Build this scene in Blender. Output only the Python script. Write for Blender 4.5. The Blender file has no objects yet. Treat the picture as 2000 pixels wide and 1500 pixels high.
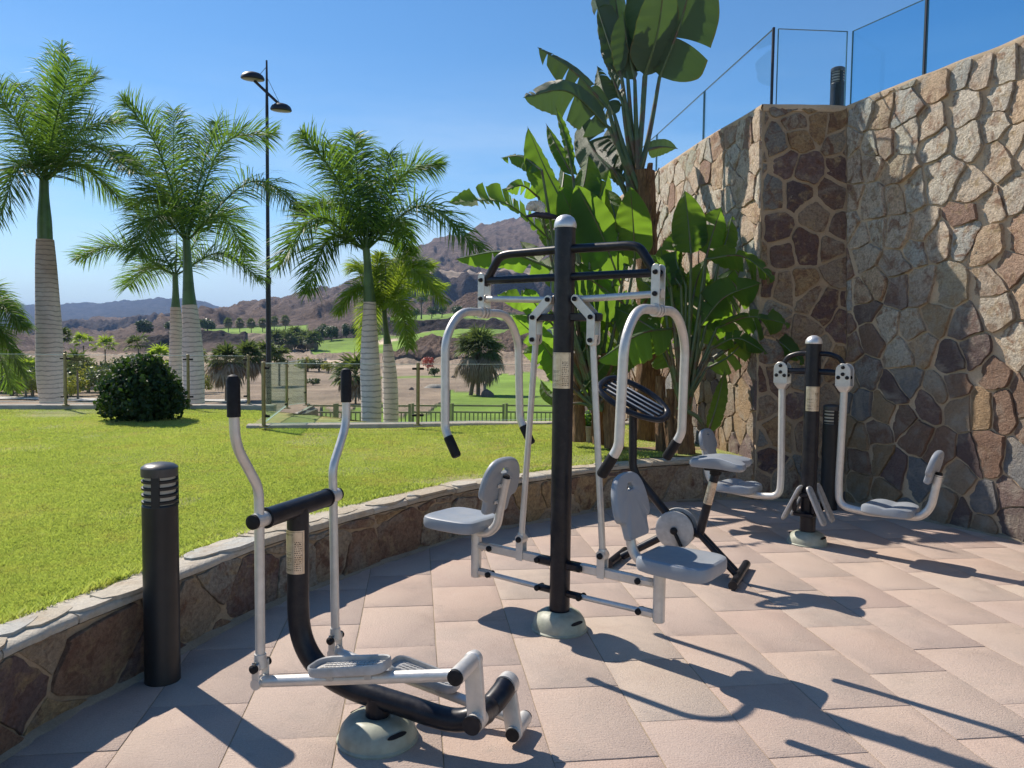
import bpy, math, random
import numpy as np
from math import sin, cos, pi, radians, sqrt, atan2, hypot
from mathutils import Vector, Matrix, noise

random.seed(7); RNG = np.random.default_rng(7)
S = bpy.context.scene
COL = S.collection

# ------------------------------------------------------------------ camera
CAMH = 1.57; FPX = 1500.0
cd = bpy.data.cameras.new("camera"); cam = bpy.data.objects.new("camera", cd); COL.objects.link(cam)
cd.sensor_width = 36; cd.lens = 27.0; cd.clip_start = .05; cd.clip_end = 20000
R3 = Matrix.Rotation(radians(90-3.3), 4, 'X') @ Matrix.Rotation(radians(.65), 4, 'Z')
cam.matrix_world = Matrix.Translation((0, 0, CAMH)) @ R3
S.camera = cam
S.render.resolution_x = 1024; S.render.resolution_y = 768

# ------------------------------------------------------------------ light
SUN_AZ = radians(-47.5); SUN_EL = radians(45.5)
w = bpy.data.worlds.new("World"); S.world = w; w.use_nodes = True
nt = w.node_tree; nt.nodes.clear()
sky = nt.nodes.new('ShaderNodeTexSky'); sky.sky_type = 'NISHITA'; sky.sun_disc = False
sky.sun_elevation = SUN_EL; sky.sun_rotation = SUN_AZ
sky.air_density = 1.0; sky.dust_density = .05; sky.ozone_density = 2.2; sky.altitude = 0
bgn = nt.nodes.new('ShaderNodeBackground'); bgn.inputs[1].default_value = .085
outw = nt.nodes.new('ShaderNodeOutputWorld')
tc = nt.nodes.new('ShaderNodeTexCoord'); mp = nt.nodes.new('ShaderNodeMapping')
mp.inputs['Scale'].default_value = (1.2, 1.2, 7.0)
nz = nt.nodes.new('ShaderNodeTexNoise'); nz.inputs['Scale'].default_value = 1.6; nz.inputs['Detail'].default_value = 7; nz.inputs['Roughness'].default_value = .6
rmp = nt.nodes.new('ShaderNodeValToRGB'); rmp.color_ramp.elements[0].position = .40; rmp.color_ramp.elements[1].position = .72
sep = nt.nodes.new('ShaderNodeSeparateXYZ')
mr = nt.nodes.new('ShaderNodeMapRange'); mr.inputs[1].default_value = .02; mr.inputs[2].default_value = .34; mr.inputs[3].default_value = .85; mr.inputs[4].default_value = 0
mul = nt.nodes.new('ShaderNodeMath'); mul.operation = 'MULTIPLY'
mixc = nt.nodes.new('ShaderNodeMix'); mixc.data_type = 'RGBA'; mixc.inputs['B'].default_value = (7.4, 8.6, 9.6, 1)
L = nt.links
L.new(tc.outputs['Generated'], mp.inputs[0]); L.new(mp.outputs[0], nz.inputs[0]); L.new(nz.outputs[0], rmp.inputs[0])
L.new(tc.outputs['Generated'], sep.inputs[0]); L.new(sep.outputs[2], mr.inputs[0])
L.new(mr.outputs[0], mul.inputs[0]); L.new(rmp.outputs[0], mul.inputs[1]); L.new(mul.outputs[0], mixc.inputs[0])
hsv = nt.nodes.new('ShaderNodeHueSaturation'); hsv.inputs['Saturation'].default_value = 1.27; hsv.inputs['Value'].default_value = 1.18; L.new(sky.outputs[0], hsv.inputs['Color']); L.new(hsv.outputs[0], mixc.inputs['A']); L.new(mixc.outputs['Result'], bgn.inputs[0]); L.new(bgn.outputs[0], outw.inputs[0])
sl = bpy.data.lights.new("sun", 'SUN'); so = bpy.data.objects.new("sun", sl); COL.objects.link(so)
sl.energy = 5.0; sl.angle = radians(.53); sl.color = (1, .905, .79)
sd = Vector((sin(SUN_AZ)*cos(SUN_EL), cos(SUN_AZ)*cos(SUN_EL), sin(SUN_EL)))
so.rotation_euler = (-sd).to_track_quat('-Z', 'Y').to_euler(); so.location = (-20, 20, 30)
S.view_settings.view_transform = 'Standard'; S.view_settings.look = 'None'
S.view_settings.exposure = 0.45; S.view_settings.gamma = 1

# ------------------------------------------------------------------ pixel <-> place
M3 = R3.to_3x3()
def ray(x, y): return M3 @ Vector(((x-1000)/FPX, -(y-750)/FPX, -1))
def at(x, y, Y): r = ray(x, y); return Vector((0, 0, CAMH)) + r*(Y/r.y)
def G(x, y, z=0.0): r = ray(x, y); return Vector((0, 0, CAMH)) + r*((z-CAMH)/r.z)

# ------------------------------------------------------------------ mesh helpers
class MB:
    def __init__(s): s.v = []; s.f = []; s.r = []; s.cur = .5
    def quad(s, a, b, c, d):
        n = len(s.v); s.v += [tuple(a), tuple(b), tuple(c), tuple(d)]; s.f.append((n, n+1, n+2, n+3)); s.r.append(s.cur)
    def poly(s, ps):
        n = len(s.v); s.v += [tuple(p) for p in ps]; s.f.append(tuple(range(n, n+len(ps)))); s.r.append(s.cur)
    def rings(s, rs, close=True, cap0=True, cap1=True):
        n = len(s.v); k = len(rs[0])
        for r in rs: s.v += [tuple(p) for p in r]
        for i in range(len(rs)-1):
            for j in range(k if close else k-1):
                a = n+i*k+j; b = n+i*k+(j+1) % k
                s.f.append((a, b, b+k, a+k)); s.r.append(s.cur)
        if cap0: s.f.append(tuple(n+j for j in range(k))[::-1]); s.r.append(s.cur)
        if cap1: s.f.append(tuple(n+(len(rs)-1)*k+j for j in range(k))); s.r.append(s.cur)
    def tube(s, path, r, seg=14, cap=True, bend=0):
        P = [Vector(p) for p in path]
        if bend: P = smooth_path(P, bend)
        n = len(P); R = r if isinstance(r, (list, tuple)) else [r]*n
        if len(R) != n: R = [R[0]+(R[-1]-R[0])*i/(n-1) for i in range(n)]
        rs = []; u = None
        for i in range(n):
            t = (P[min(i+1, n-1)]-P[max(i-1, 0)]).normalized()
            if u is None:
                u = t.orthogonal().normalized()
            else:
                u = (u - t*u.dot(t)); u = u.normalized() if u.length > 1e-6 else t.orthogonal().normalized()
            w_ = t.cross(u)
            rs.append([P[i]+(u*cos(2*pi*j/seg)+w_*sin(2*pi*j/seg))*R[i] for j in range(seg)])
        s.rings(rs, True, cap, cap)
    def cyl(s, a, b, r, seg=16, bev=.0):
        a = Vector(a); b = Vector(b); d = (b-a).normalized()
        if bev: s.tube([a, a+d*bev*.3, a+d*bev, b-d*bev, b-d*bev*.3, b], [r-bev, r-bev*.3, r, r, r-bev*.3, r-bev], seg)
        else: s.tube([a, b], r, seg)
    def box(s, c, ex, ey, ez, bev=0):
        c = Vector(c); ex = Vector(ex)*.5; ey = Vector(ey)*.5; ez = Vector(ez)*.5
        if not bev:
            p = [c+ex*i+ey*j+ez*k for k in (-1, 1) for i, j in ((-1, -1), (1, -1), (1, 1), (-1, 1))]
            s.rings([p[:4], p[4:]])
        else:
            def ring(o, z):
                a = 1-o/max(ex.length, 1e-6); b = 1-o/max(ey.length, 1e-6); q = bev
                A = 1-(o+q)/max(ex.length, 1e-6); B = 1-(o+q)/max(ey.length, 1e-6)
                return [c+ex*i+ey*j+ez*z for i, j in ((-A, -b), (A, -b), (a, -B), (a, B), (A, b), (-A, b), (-a, B), (-a, -B))]
            zz = 1-bev/max(ez.length, 1e-6)
            s.rings([ring(bev, -1), ring(0, -zz), ring(0, zz), ring(bev, 1)])
    def lathe(s, prof, c=(0, 0, 0), seg=28, ax=None):
        c = Vector(c); z = Vector(ax or (0, 0, 1)).normalized(); x = z.orthogonal().normalized(); y = z.cross(x)
        rs = [[c+z*h+(x*cos(2*pi*j/seg)+y*sin(2*pi*j/seg))*r for j in range(seg)] for r, h in prof]
        s.rings(rs)
    def plate(s, out, o, ex, ey, ez, th, bev=0, steps=2):
        """outline (2d) extruded by th along ez, edges rounded by bev"""
        o = Vector(o); ex = Vector(ex); ey = Vector(ey); ez = Vector(ez)
        cx = sum(p[0] for p in out)/len(out); cy = sum(p[1] for p in out)/len(out)
        def ring(ins, z):
            r = []
            n = len(out)
            for i, p in enumerate(out):
                a = Vector(out[i-1]); b = Vector(out[(i+1) % n]); t = (b-a); t = t.normalized() if t.length > 1e-9 else Vector((1, 0))
                nn = Vector((t[1], -t[0]))
                q = (p[0]-nn[0]*ins, p[1]-nn[1]*ins)
                r.append(o+ex*q[0]+ey*q[1]+ez*z)
            return r
        area = sum(out[i-1][0]*out[i][1]-out[i][0]*out[i-1][1] for i in range(len(out)))
        if area < 0: out = out[::-1]
        if bev:
            rs = [ring(bev*(1-sin(k*pi/2/steps)), bev*(1-cos(k*pi/2/steps))) for k in range(steps+1)]
            rs += [ring(bev*(1-cos(k*pi/2/steps)), th-bev*(1-sin(k*pi/2/steps))) for k in range(steps+1)]
        else: rs = [ring(0, 0), ring(0, th)]
        s.rings(rs)
    def build(s, name, mat, parent=None, sharp=38, smooth=True, label=None):
        me = bpy.data.meshes.new(name); me.from_pydata(s.v, [], s.f)
        if len(set(s.r)) > 1:
            a = me.attributes.new('rnd', 'FLOAT', 'FACE'); a.data.foreach_set('value', s.r)
        me.materials.append(mat)
        if smooth:
            me.polygons.foreach_set('use_smooth', [True]*len(me.polygons)); me.set_sharp_from_angle(angle=radians(sharp))
        me.update()
        o = bpy.data.objects.new(name, me); COL.objects.link(o)
        if parent is not None: o.parent = parent
        if label: o['label'] = label
        return o

def build_each(b, name, mat, parent=None, sharp=38, keep=False):
    """one object per loose piece of the mesh builder"""
    n = len(b.v); par = list(range(n))
    def find(a):
        while par[a] != a: par[a] = par[par[a]]; a = par[a]
        return a
    for f in b.f:
        r = find(f[0])
        for q in f[1:]: par[find(q)] = r
    grp = {}
    for i, f in enumerate(b.f): grp.setdefault(find(f[0]), []).append(i)
    out = []
    for fi in grp.values():
        c = MB(); mp_ = {}
        for i in fi:
            for q in b.f[i]:
                if q not in mp_: mp_[q] = len(c.v); c.v.append(b.v[q])
            c.f.append(tuple(mp_[q] for q in b.f[i])); c.r.append(b.r[i])
        out.append(c.build(name, mat, parent, sharp))
    return out

def smooth_path(P, k=8):
    """round every inner corner of a polyline: k steps, quadratic corners"""
    P = [Vector(p) for p in P]; out = [P[0]]
    for i in range(1, len(P)-1):
        a, b, c = P[i-1], P[i], P[i+1]
        la = (a-b).length; lc = (c-b).length; d = min(la, lc)*.48
        p0 = b+(a-b)/la*d; p1 = b+(c-b)/lc*d
        for j in range(k+1):
            t = j/k; out.append(p0*(1-t)**2+b*2*t*(1-t)+p1*t*t)
    out.append(P[-1]); return out
def catmull(P, k=6):
    P = [Vector(p) for p in P]; out = []
    Q = [P[0]*2-P[1]]+P+[P[-1]*2-P[-2]]
    for i in range(1, len(Q)-2):
        p0, p1, p2, p3 = Q[i-1:i+3]
        for j in range(k):
            t = j/k; out.append(.5*((2*p1)+(p2-p0)*t+(2*p0-5*p1+4*p2-p3)*t*t+(3*p1-p0-3*p2+p3)*t**3))
    out.append(P[-1]); return out

def fast_mesh(name, V, F, mat, parent=None, rnd=None, smooth=False):
    """V (n,3) F (m,k) numpy"""
    me = bpy.data.meshes.new(name); n = len(V); m, k = F.shape
    me.vertices.add(n); me.vertices.foreach_set('co', np.ascontiguousarray(V, dtype=np.float32).ravel())
    me.loops.add(m*k); me.loops.foreach_set('vertex_index', np.ascontiguousarray(F, dtype=np.int32).ravel())
    me.polygons.add(m); me.polygons.foreach_set('loop_start', np.arange(0, m*k, k, dtype=np.int32))
    if smooth: me.polygons.foreach_set('use_smooth', np.ones(m, dtype=bool))
    me.update(calc_edges=True); me.validate()
    if rnd is not None:
        a = me.attributes.new('rnd', 'FLOAT', 'FACE'); a.data.foreach_set('value', np.ascontiguousarray(rnd, dtype=np.float32))
    me.materials.append(mat)
    o = bpy.data.objects.new(name, me); COL.objects.link(o)
    if parent is not None: o.parent = parent
    return o

def tag(o, label=None, cat=None, group=None, kind=None):
    if label: o['label'] = label
    if cat: o['category'] = cat
    if group: o['group'] = group
    if kind: o['kind'] = kind
    return o
def thing(name, label, cat, loc=(0, 0, 0), rz=0, group=None):
    o = bpy.data.objects.new(name, None); o.empty_display_size = .1; COL.objects.link(o)
    o.location = loc; o.rotation_euler = (0, 0, rz); return tag(o, label, cat, group)
def copy_tree(o, parent=None):
    c = o.copy(); COL.objects.link(c); c.parent = parent
    for ch in [x for x in bpy.data.objects if x.parent == o]: copy_tree(ch, c)
    return c

# ------------------------------------------------------------------ materials
class Mat:
    def __init__(s, name, base=(.5, .5, .5), rough=.6, metal=0, spec=.5):
        s.m = bpy.data.materials.new(name); s.m.use_nodes = True; s.t = s.m.node_tree
        s.b = s.t.nodes['Principled BSDF']; s.out = s.t.nodes['Material Output']
        s.b.inputs['Base Color'].default_value = (*base, 1); s.b.inputs['Roughness'].default_value = rough
        s.b.inputs['Metallic'].default_value = metal; s.b.inputs['Specular IOR Level'].default_value = spec
    def n(s, t, **k):
        q = s.t.nodes.new('ShaderNode'+t)
        for a, b in k.items():
            if a[0] == '_': q.inputs[a[1:].replace('_', ' ')].default_value = b
            elif a[0] == 'i' and a[1:].isdigit(): q.inputs[int(a[1:])].default_value = b
            else: setattr(q, a, b)
        return q
    def l(s, a, b): s.t.links.new(a, b)
    def obj(s): return s.n('TexCoord').outputs['Object']
    def noise(s, scale, detail=4, rough=.55, vec=None, dist=0):
        q = s.n('TexNoise'); q.inputs['Scale'].default_value = scale; q.inputs['Detail'].default_value = detail
        q.inputs['Roughness'].default_value = rough; q.inputs['Distortion'].default_value = dist
        s.l(vec or s.obj(), q.inputs[0]); return q.outputs[0]
    def ramp(s, fac, stops, interp='LINEAR'):
        q = s.n('ValToRGB'); cr = q.color_ramp; cr.interpolation = interp
        while len(cr.elements) < len(stops): cr.elements.new(.5)
        for e, (p, c) in zip(cr.elements, stops): e.position = p; e.color = (*c, 1) if len(c) == 3 else c
        s.l(fac, q.inputs[0]); return q.outputs[0]
    def mix(s, fac, a, b, mode='MIX'):
        q = s.n('Mix', data_type='RGBA', blend_type=mode)
        for v, i in ((fac, q.inputs[0]), (a, q.inputs['A']), (b, q.inputs['B'])):
            if hasattr(v, 'links'): s.l(v, i)
            else: i.default_value = (*v, 1) if isinstance(v, tuple) else v
        return q.outputs['Result']
    def math(s, op, a, b=0):
        q = s.n('Math', operation=op)
        for v, i in ((a, q.inputs[0]), (b, q.inputs[1])):
            if hasattr(v, 'links'): s.l(v, i)
            else: i.default_value = v
        return q.outputs[0]
    def attr(s, name='rnd'):
        q = s.n('Attribute', attribute_name=name); return q.outputs['Fac']
    def color(s, c): s.l(c, s.b.inputs['Base Color'])
    def rough(s, c): s.l(c, s.b.inputs['Roughness'])
    def bump(s, h, dist=.01, strength=1):
        q = s.n('Bump'); q.inputs['Distance'].default_value = dist; q.inputs['Strength'].default_value = strength
        s.l(h, q.inputs['Height']); s.l(q.outputs[0], s.b.inputs['Normal'])
    def translucent(s, col, f=.35):
        """thin leaf: let part of the light through"""
        tr = s.n('BsdfTranslucent')
        if hasattr(col, 'links'): s.l(col, tr.inputs[0])
        else: tr.inputs[0].default_value = (*col, 1)
        mx = s.n('MixShader'); mx.inputs[0].default_value = f
        s.l(s.b.outputs[0], mx.inputs[1]); s.l(tr.outputs[0], mx.inputs[2]); s.l(mx.outputs[0], s.out.inputs[0])

def simple(name, base, rough, metal=0, spec=.5, var=.12, sc=14, bump=0, dust=0):
    m = Mat(name, base, rough, metal, spec)
    n = m.noise(sc, 5); a = tuple(max(0, c*(1-var)) for c in base); b = tuple(min(1, c*(1+var)) for c in base)
    col = m.ramp(n, [(.3, a), (.7, b)])
    if dust:
        col = m.mix(m.ramp(m.noise(5, 8, .75), [(.45, (0, 0, 0)), (.75, (dust,)*3)]), col, (.30, .25, .19))
        scr = m.n('Mapping'); m.l(m.obj(), scr.inputs[0]); scr.inputs['Scale'].default_value = (60, 60, 9)
        col = m.mix(m.ramp(m.noise(2, 6, .7, scr.outputs[0]), [(.66, (0, 0, 0)), (.70, (dust*1.2,)*3)]), col, (.45, .42, .38))
    m.color(col)
    m.rough(m.ramp(m.noise(sc*2.3, 4), [(.3, (rough*.85,)*3), (.7, (min(1, rough*1.2),)*3)]))
    if bump: m.bump(m.noise(sc*9, 3), bump)
    return m.m

m_black = simple('black_paint', (.0045, .006, .012), .34, 0, .34, .25, 18, dust=.10)
m_rubber = simple('black_rubber', (.008, .008, .010), .6, 0, .3, .3, 30)
m_silver = simple('silver_paint', (.62, .60, .56), .40, .5, .5, .07, 25, dust=.30)
m_cap = simple('brushed_cap', (.62, .62, .61), .38, .6, .5, .08, 30)
m_seat = simple('grey_plastic', (.255, .283, .315), .42, 0, .5, .06, 10, dust=.28)
m_boot = simple('pale_green_plastic', (.33, .35, .27), .5, 0, .5, .28, 14, dust=.5)
m_pedal = simple('pedal_grey', (.42, .42, .41), .5, .2, .5, .15, 30, dust=.4)
m_tread = simple('tread_grey', (.30, .30, .29), .75, 0, .3, .2, 40)
m_boll = simple('graphite_paint', (.016, .017, .018), .42, 0, .4, .2, 12)
m_lens = simple('frosted_lens', (.42, .40, .34), .35, 0, .5, .06, 20)
m_brass = simple('bronze_post', (.24, .21, .12), .38, .6, .5, .2, 20)
m_lampm = simple('lamp_dark', (.015, .013, .018), .45)
m_lampglass = simple('lamp_glass', (.25, .26, .2), .3)
m_rail = simple('rail_metal', (.27, .25, .14), .6, 0, .5, .25, 3)
m_ink = simple('ink', (.06, .045, .035), .5)

def plate_mat():
    m = Mat('engraved_plate', (.5, .44, .35), .32, .75)
    n = m.noise(30, 4); m.color(m.ramp(n, [(.3, (.50, .40, .29)), (.7, (.66, .58, .47))])); return m.m
m_plate = plate_mat()

def glass_mat(name, tint, f0=1.5, base=.0):
    m = Mat(name); t = m.n('BsdfTransparent'); t.inputs[0].default_value = (*tint, 1)
    g = m.n('BsdfGlossy'); g.inputs['Roughness'].default_value = .01; g.inputs[0].default_value = (.95, .97, 1, 1)
    fr = m.n('Fresnel'); fr.inputs[0].default_value = f0
    geo = m.n('NewGeometry'); k = m.math('ADD', fr.outputs[0], base) if base else fr.outputs[0]; k = m.math('MULTIPLY', k, m.math('SUBTRACT', 1.0, geo.outputs['Backfacing']))
    mx = m.n('MixShader'); m.l(k, mx.inputs[0]); m.l(t.outputs[0], mx.inputs[1]); m.l(g.outputs[0], mx.inputs[2]); m.l(mx.outputs[0], m.out.inputs[0]); return m.m
m_glass = glass_mat('clear_glass', (.985, .992, .988), 1.35)
m_glassg = glass_mat('green_glass', (.87, .955, .89), 1.6, .05)
m_glassb = glass_mat('blue_glass', (.94, .978, .992), 1.5)
m_glassc = glass_mat('blue_glass_deep', (.74, .90, .97), 1.5)
m_edge = simple('glass_edge', (.05, .12, .15), .2)

def stone_mat(dark=False):
    m = Mat('tan_wall_stone' if dark == 2 else 'rusty_wall_stone' if dark else 'wall_stone', rough=.8)
    r = m.attr('rnd'); o = m.obj()
    base = m.ramp(r, [(0, (.66, .53, .40)), (.1, (.70, .63, .52)), (.22, (.54, .54, .44)), (.30, (.70, .58, .44)), (.45, (.50, .34, .24)), (.50, (.66, .60, .49)),
                      (.64, (.66, .49, .33)), (.74, (.54, .53, .47)), (.81, (.72, .64, .51)), (.94, (.36, .23, .17)), (.97, (.62, .58, .45))], 'CONSTANT')
    off = m.n('VectorMath', operation='MULTIPLY_ADD'); m.l(o, off.inputs[0]); off.inputs[1].default_value = (1, 1, 1)
    comb = m.n('CombineXYZ'); m.l(m.math('MULTIPLY', r, 37), comb.inputs[0]); m.l(m.math('MULTIPLY', r, 11), comb.inputs[2]); m.l(comb.outputs[0], off.inputs[2])
    v = off.outputs[0]
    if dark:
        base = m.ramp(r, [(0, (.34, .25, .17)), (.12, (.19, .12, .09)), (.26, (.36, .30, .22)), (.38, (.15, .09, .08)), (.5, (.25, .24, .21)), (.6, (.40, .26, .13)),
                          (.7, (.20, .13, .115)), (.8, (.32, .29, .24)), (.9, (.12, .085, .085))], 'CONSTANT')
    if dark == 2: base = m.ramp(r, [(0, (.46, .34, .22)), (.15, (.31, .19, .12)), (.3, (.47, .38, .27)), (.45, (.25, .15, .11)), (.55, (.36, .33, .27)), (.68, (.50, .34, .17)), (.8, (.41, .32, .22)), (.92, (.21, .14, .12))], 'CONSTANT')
    n1 = m.noise(5.5, 6, .65, v, 1.2)
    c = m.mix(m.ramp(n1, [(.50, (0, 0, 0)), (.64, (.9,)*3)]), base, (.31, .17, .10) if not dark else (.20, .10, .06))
    n2 = m.noise(9, 5, .6, v, .6)
    c = m.mix(m.ramp(n2, [(.54, (0, 0, 0)), (.68, (.75,)*3)]), c, (.46, .33, .17))
    n5 = m.noise(3.7, 5, .6, v, .8)
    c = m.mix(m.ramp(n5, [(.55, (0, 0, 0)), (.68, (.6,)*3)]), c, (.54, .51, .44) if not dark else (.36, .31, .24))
    n3 = m.noise(45, 6, .7, v)
    c = m.mix(.8, c, m.ramp(n3, [(.3, (.42, .39, .36)), (.52, (.95, .94, .92)), (.7, (1.3, 1.3, 1.28))]), 'MULTIPLY')
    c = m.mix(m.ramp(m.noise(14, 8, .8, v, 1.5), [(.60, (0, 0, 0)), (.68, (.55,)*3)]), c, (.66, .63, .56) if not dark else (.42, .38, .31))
    c = m.mix(.30, c, m.ramp(m.noise(160, 2, .6, v), [(.3, (.5, .5, .5)), (.7, (1.2, 1.2, 1.2))]), 'MULTIPLY')
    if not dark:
        sz = m.n('SeparateXYZ'); m.l(o, sz.inputs[0]); low = m.ramp(m.math('ADD', m.math('MULTIPLY', sz.outputs[2], .33), m.math('MULTIPLY', r, .45)), [(.62, (1, 1, 1)), (1.0, (0, 0, 0))])  # rusty stones low on the wall, with extra shade worked into their colour
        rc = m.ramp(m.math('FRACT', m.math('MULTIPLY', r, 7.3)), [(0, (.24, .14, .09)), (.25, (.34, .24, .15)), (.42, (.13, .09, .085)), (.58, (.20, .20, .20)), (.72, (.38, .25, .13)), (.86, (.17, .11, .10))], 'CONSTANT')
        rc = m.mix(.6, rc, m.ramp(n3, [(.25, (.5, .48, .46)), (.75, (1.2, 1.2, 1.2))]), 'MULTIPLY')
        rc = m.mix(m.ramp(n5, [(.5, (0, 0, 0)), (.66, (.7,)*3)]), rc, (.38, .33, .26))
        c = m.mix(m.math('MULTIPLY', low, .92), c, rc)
    m.color(c)
    strat = m.n('Mapping'); m.l(v, strat.inputs[0]); strat.inputs['Scale'].default_value = (5, 5, 14); strat.inputs['Rotation'].default_value = (.5, .8, .3)
    h = m.math('ADD', m.math('MULTIPLY', n3, .9), m.math('MULTIPLY', m.noise(3, 8, .75, strat.outputs[0], .3), .7)); h = m.math('ADD', h, m.math('MULTIPLY', m.noise(130, 4, .7, v), .25))
    m.bump(h, .030, 1)
    return m.m
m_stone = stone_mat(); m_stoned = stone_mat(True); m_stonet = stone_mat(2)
def mortar_mat(name='mortar', a=(.48, .36, .235), b=(.60, .46, .31)):
    m = Mat(name, rough=.9)
    c = m.ramp(m.noise(5, 6, .6), [(.3, a), (.7, b)])
    c = m.mix(.5, c, m.ramp(m.noise(90, 4, .7), [(.3, (.6,)*3), (.7, (1.1,)*3)]), 'MULTIPLY'); m.color(c)
    m.bump(m.noise(70, 6, .7), .008, .9); return m.m
m_mortar = mortar_mat(); m_mortard = mortar_mat('brown_mortar', (.33, .24, .15), (.45, .335, .215))
def cap_mat():
    m = Mat('cap_stone', rough=.75); r = m.attr()
    base = m.ramp(r, [(0, (.47, .41, .31)), (.3, (.52, .47, .38)), (.5, (.46, .45, .40)), (.7, (.50, .44, .34)), (.85, (.44, .37, .27))], 'CONSTANT')
    c = m.mix(m.ramp(m.noise(7, 6, .65), [(.5, (0, 0, 0)), (.72, (.6,)*3)]), base, (.36, .25, .14))
    c = m.mix(.45, c, m.ramp(m.noise(40, 6, .7), [(.3, (.6,)*3), (.7, (1.12,)*3)]), 'MULTIPLY'); m.color(c)
    m.bump(m.noise(22, 8, .7), .02, .8); return m.m
m_capst = cap_mat()
def slab_mat():
    m = Mat('paving_slab', rough=.78); r = m.attr()
    base = m.ramp(r, [(0, (.55, .41, .33)), (.12, (.51, .40, .34)), (.26, (.55, .44, .36)), (.38, (.53, .39, .31)), (.50, (.50, .395, .33)), (.6, (.56, .43, .345)),
                      (.72, (.54, .43, .35)), (.80, (.52, .37, .30)), (.88, (.55, .455, .37)), (.96, (.56, .49, .39))], 'CONSTANT')
    o = m.obj()
    base = m.mix(.62, base, (.475, .366, .306)); c = m.mix(m.ramp(m.noise(.9, 5, .6), [(.45, (0, 0, 0)), (.75, (.55,)*3)]), base, (.51, .42, .34))
    c = m.mix(m.ramp(m.noise(3.2, 6, .65, None, .5), [(.52, (0, 0, 0)), (.75, (.45,)*3)]), c, (.37, .27, .22))
    c = m.mix(m.ramp(m.noise(11, 6, .7), [(.58, (0, 0, 0)), (.72, (.35,)*3)]), c, (.52, .45, .37))
    c = m.mix(m.ramp(m.noise(1.7, 7, .72, None, .8), [(.50, (0, 0, 0)), (.60, (.30,)*3), (.78, (.55,)*3)]), c, (.36, .30, .255))
    c = m.mix(m.ramp(m.noise(5.5, 8, .8), [(.60, (0, 0, 0)), (.66, (.4,)*3)]), c, (.30, .235, .20))
    c = m.mix(.5, c, m.ramp(m.noise(140, 4, .7), [(.3, (.62,)*3), (.7, (1.14,)*3)]), 'MULTIPLY'); m.color(c)
    mp_ = m.n('Mapping'); m.l(o, mp_.inputs[0]); mp_.inputs['Scale'].default_value = (30, 160, 60); mp_.inputs['Rotation'].default_value = (0, 0, radians(5))
    h = m.math('ADD', m.noise(1, 4, .6, mp_.outputs[0]), m.math('MULTIPLY', m.noise(120, 5, .7), 1.2))
    m.bump(h, .0055, .9); return m.m
m_slab = slab_mat()
m_joint = mortar_mat('joint_sand', (.30, .235, .16), (.42, .34, .24))
m_soil = mortar_mat('dry_soil', (.16, .10, .055), (.27, .19, .11))

def leaf_mat(name, c1, c2, tr, f=.4, rough=.4, sc=3.0, spec=.5):
    m = Mat(name, rough=rough, spec=spec)
    r = m.attr(); n = m.noise(sc, 4)
    k = m.math('ADD', m.math('MULTIPLY', r, .6), m.math('MULTIPLY', n, .4))
    c = m.ramp(k, [(.2, c1), (.8, c2)]); m.color(c)
    m.translucent(tr, f); return m.m
m_palm = leaf_mat('palm_frond', (.016, .052, .013), (.085, .155, .033), (.26, .46, .04), .34, .55, 3.0, .28)
m_palmy = leaf_mat('palm_frond_young', (.045, .12, .018), (.18, .26, .04), (.46, .62, .05), .42, .5, 3.0, .3)
m_palmfar = leaf_mat('palm_far', (.035, .065, .025), (.11, .15, .05), (.20, .27, .05), .3, .6, 3.0, .25)
m_dead = leaf_mat('dead_frond', (.17, .13, .085), (.33, .27, .19), (.3, .22, .12), .2, .8)
m_bush = leaf_mat('bush_leaf', (.020, .045, .014), (.06, .10, .028), (.12, .19, .025), .22, .5, 1.0)
m_ivy = leaf_mat('dark_leaf', (.010, .028, .010), (.030, .060, .018), (.10, .22, .02), .16, .55, 6.0, .25)
m_yel = leaf_mat('yellow_leaf', (.12, .16, .02), (.30, .30, .04), (.4, .4, .03), .3, .5)

def banana_mat(name, c1, c2, tr, f):
    m = Mat(name, rough=.47); r = m.attr()
    q = m.n('UVMap'); wv = m.n('TexWave'); wv.wave_type = 'BANDS'; wv.bands_direction = 'X'
    wv.inputs['Scale'].default_value = 16; wv.inputs['Distortion'].default_value = .6; m.l(q.outputs[0], wv.inputs[0])
    n = m.noise(2.2, 5)
    c = m.ramp(m.math('ADD', m.math('MULTIPLY', r, .5), m.math('MULTIPLY', n, .5)), [(.25, c1), (.75, c2)])
    c = m.mix(.30, c, m.ramp(wv.outputs[0], [(0, (.72,)*3), (1, (1.1,)*3)]), 'MULTIPLY')
    suv = m.n('SeparateXYZ'); m.l(q.outputs[0], suv.inputs[0]); ed = m.math('ADD', suv.outputs[1], m.math('MULTIPLY', m.noise(9, 6, .7), .16))
    c = m.mix(m.ramp(ed, [(1.0/1.2, (0, 0, 0)), (.90, (0, 0, 0)), (1.0, (1, 1, 1))]), c, (.16, .10, .04)) if False else m.mix(m.ramp(m.math('SUBTRACT', ed, .06), [(.965, (0, 0, 0)), (1.0, (.9,)*3)]), c, (.20, .13, .05))
    c = m.mix(m.ramp(m.noise(6, 6, .75), [(.66, (0, 0, 0)), (.74, (.6,)*3)]), c, (.14, .12, .035))
    m.color(c); m.bump(wv.outputs[0], .007, .8)
    tcol = m.mix(.35, tr, m.ramp(wv.outputs[0], [(0, (.6,)*3), (1, (1.0,)*3)]), 'MULTIPLY')
    m.translucent(tcol, f); return m.m
m_ban = banana_mat('strelitzia_leaf', (.024, .068, .024), (.055, .12, .038), (.34, .62, .045), .42)
m_banw = banana_mat('waxy_leaf', (.070, .11, .068), (.12, .175, .10), (.14, .27, .04), .18)
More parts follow.
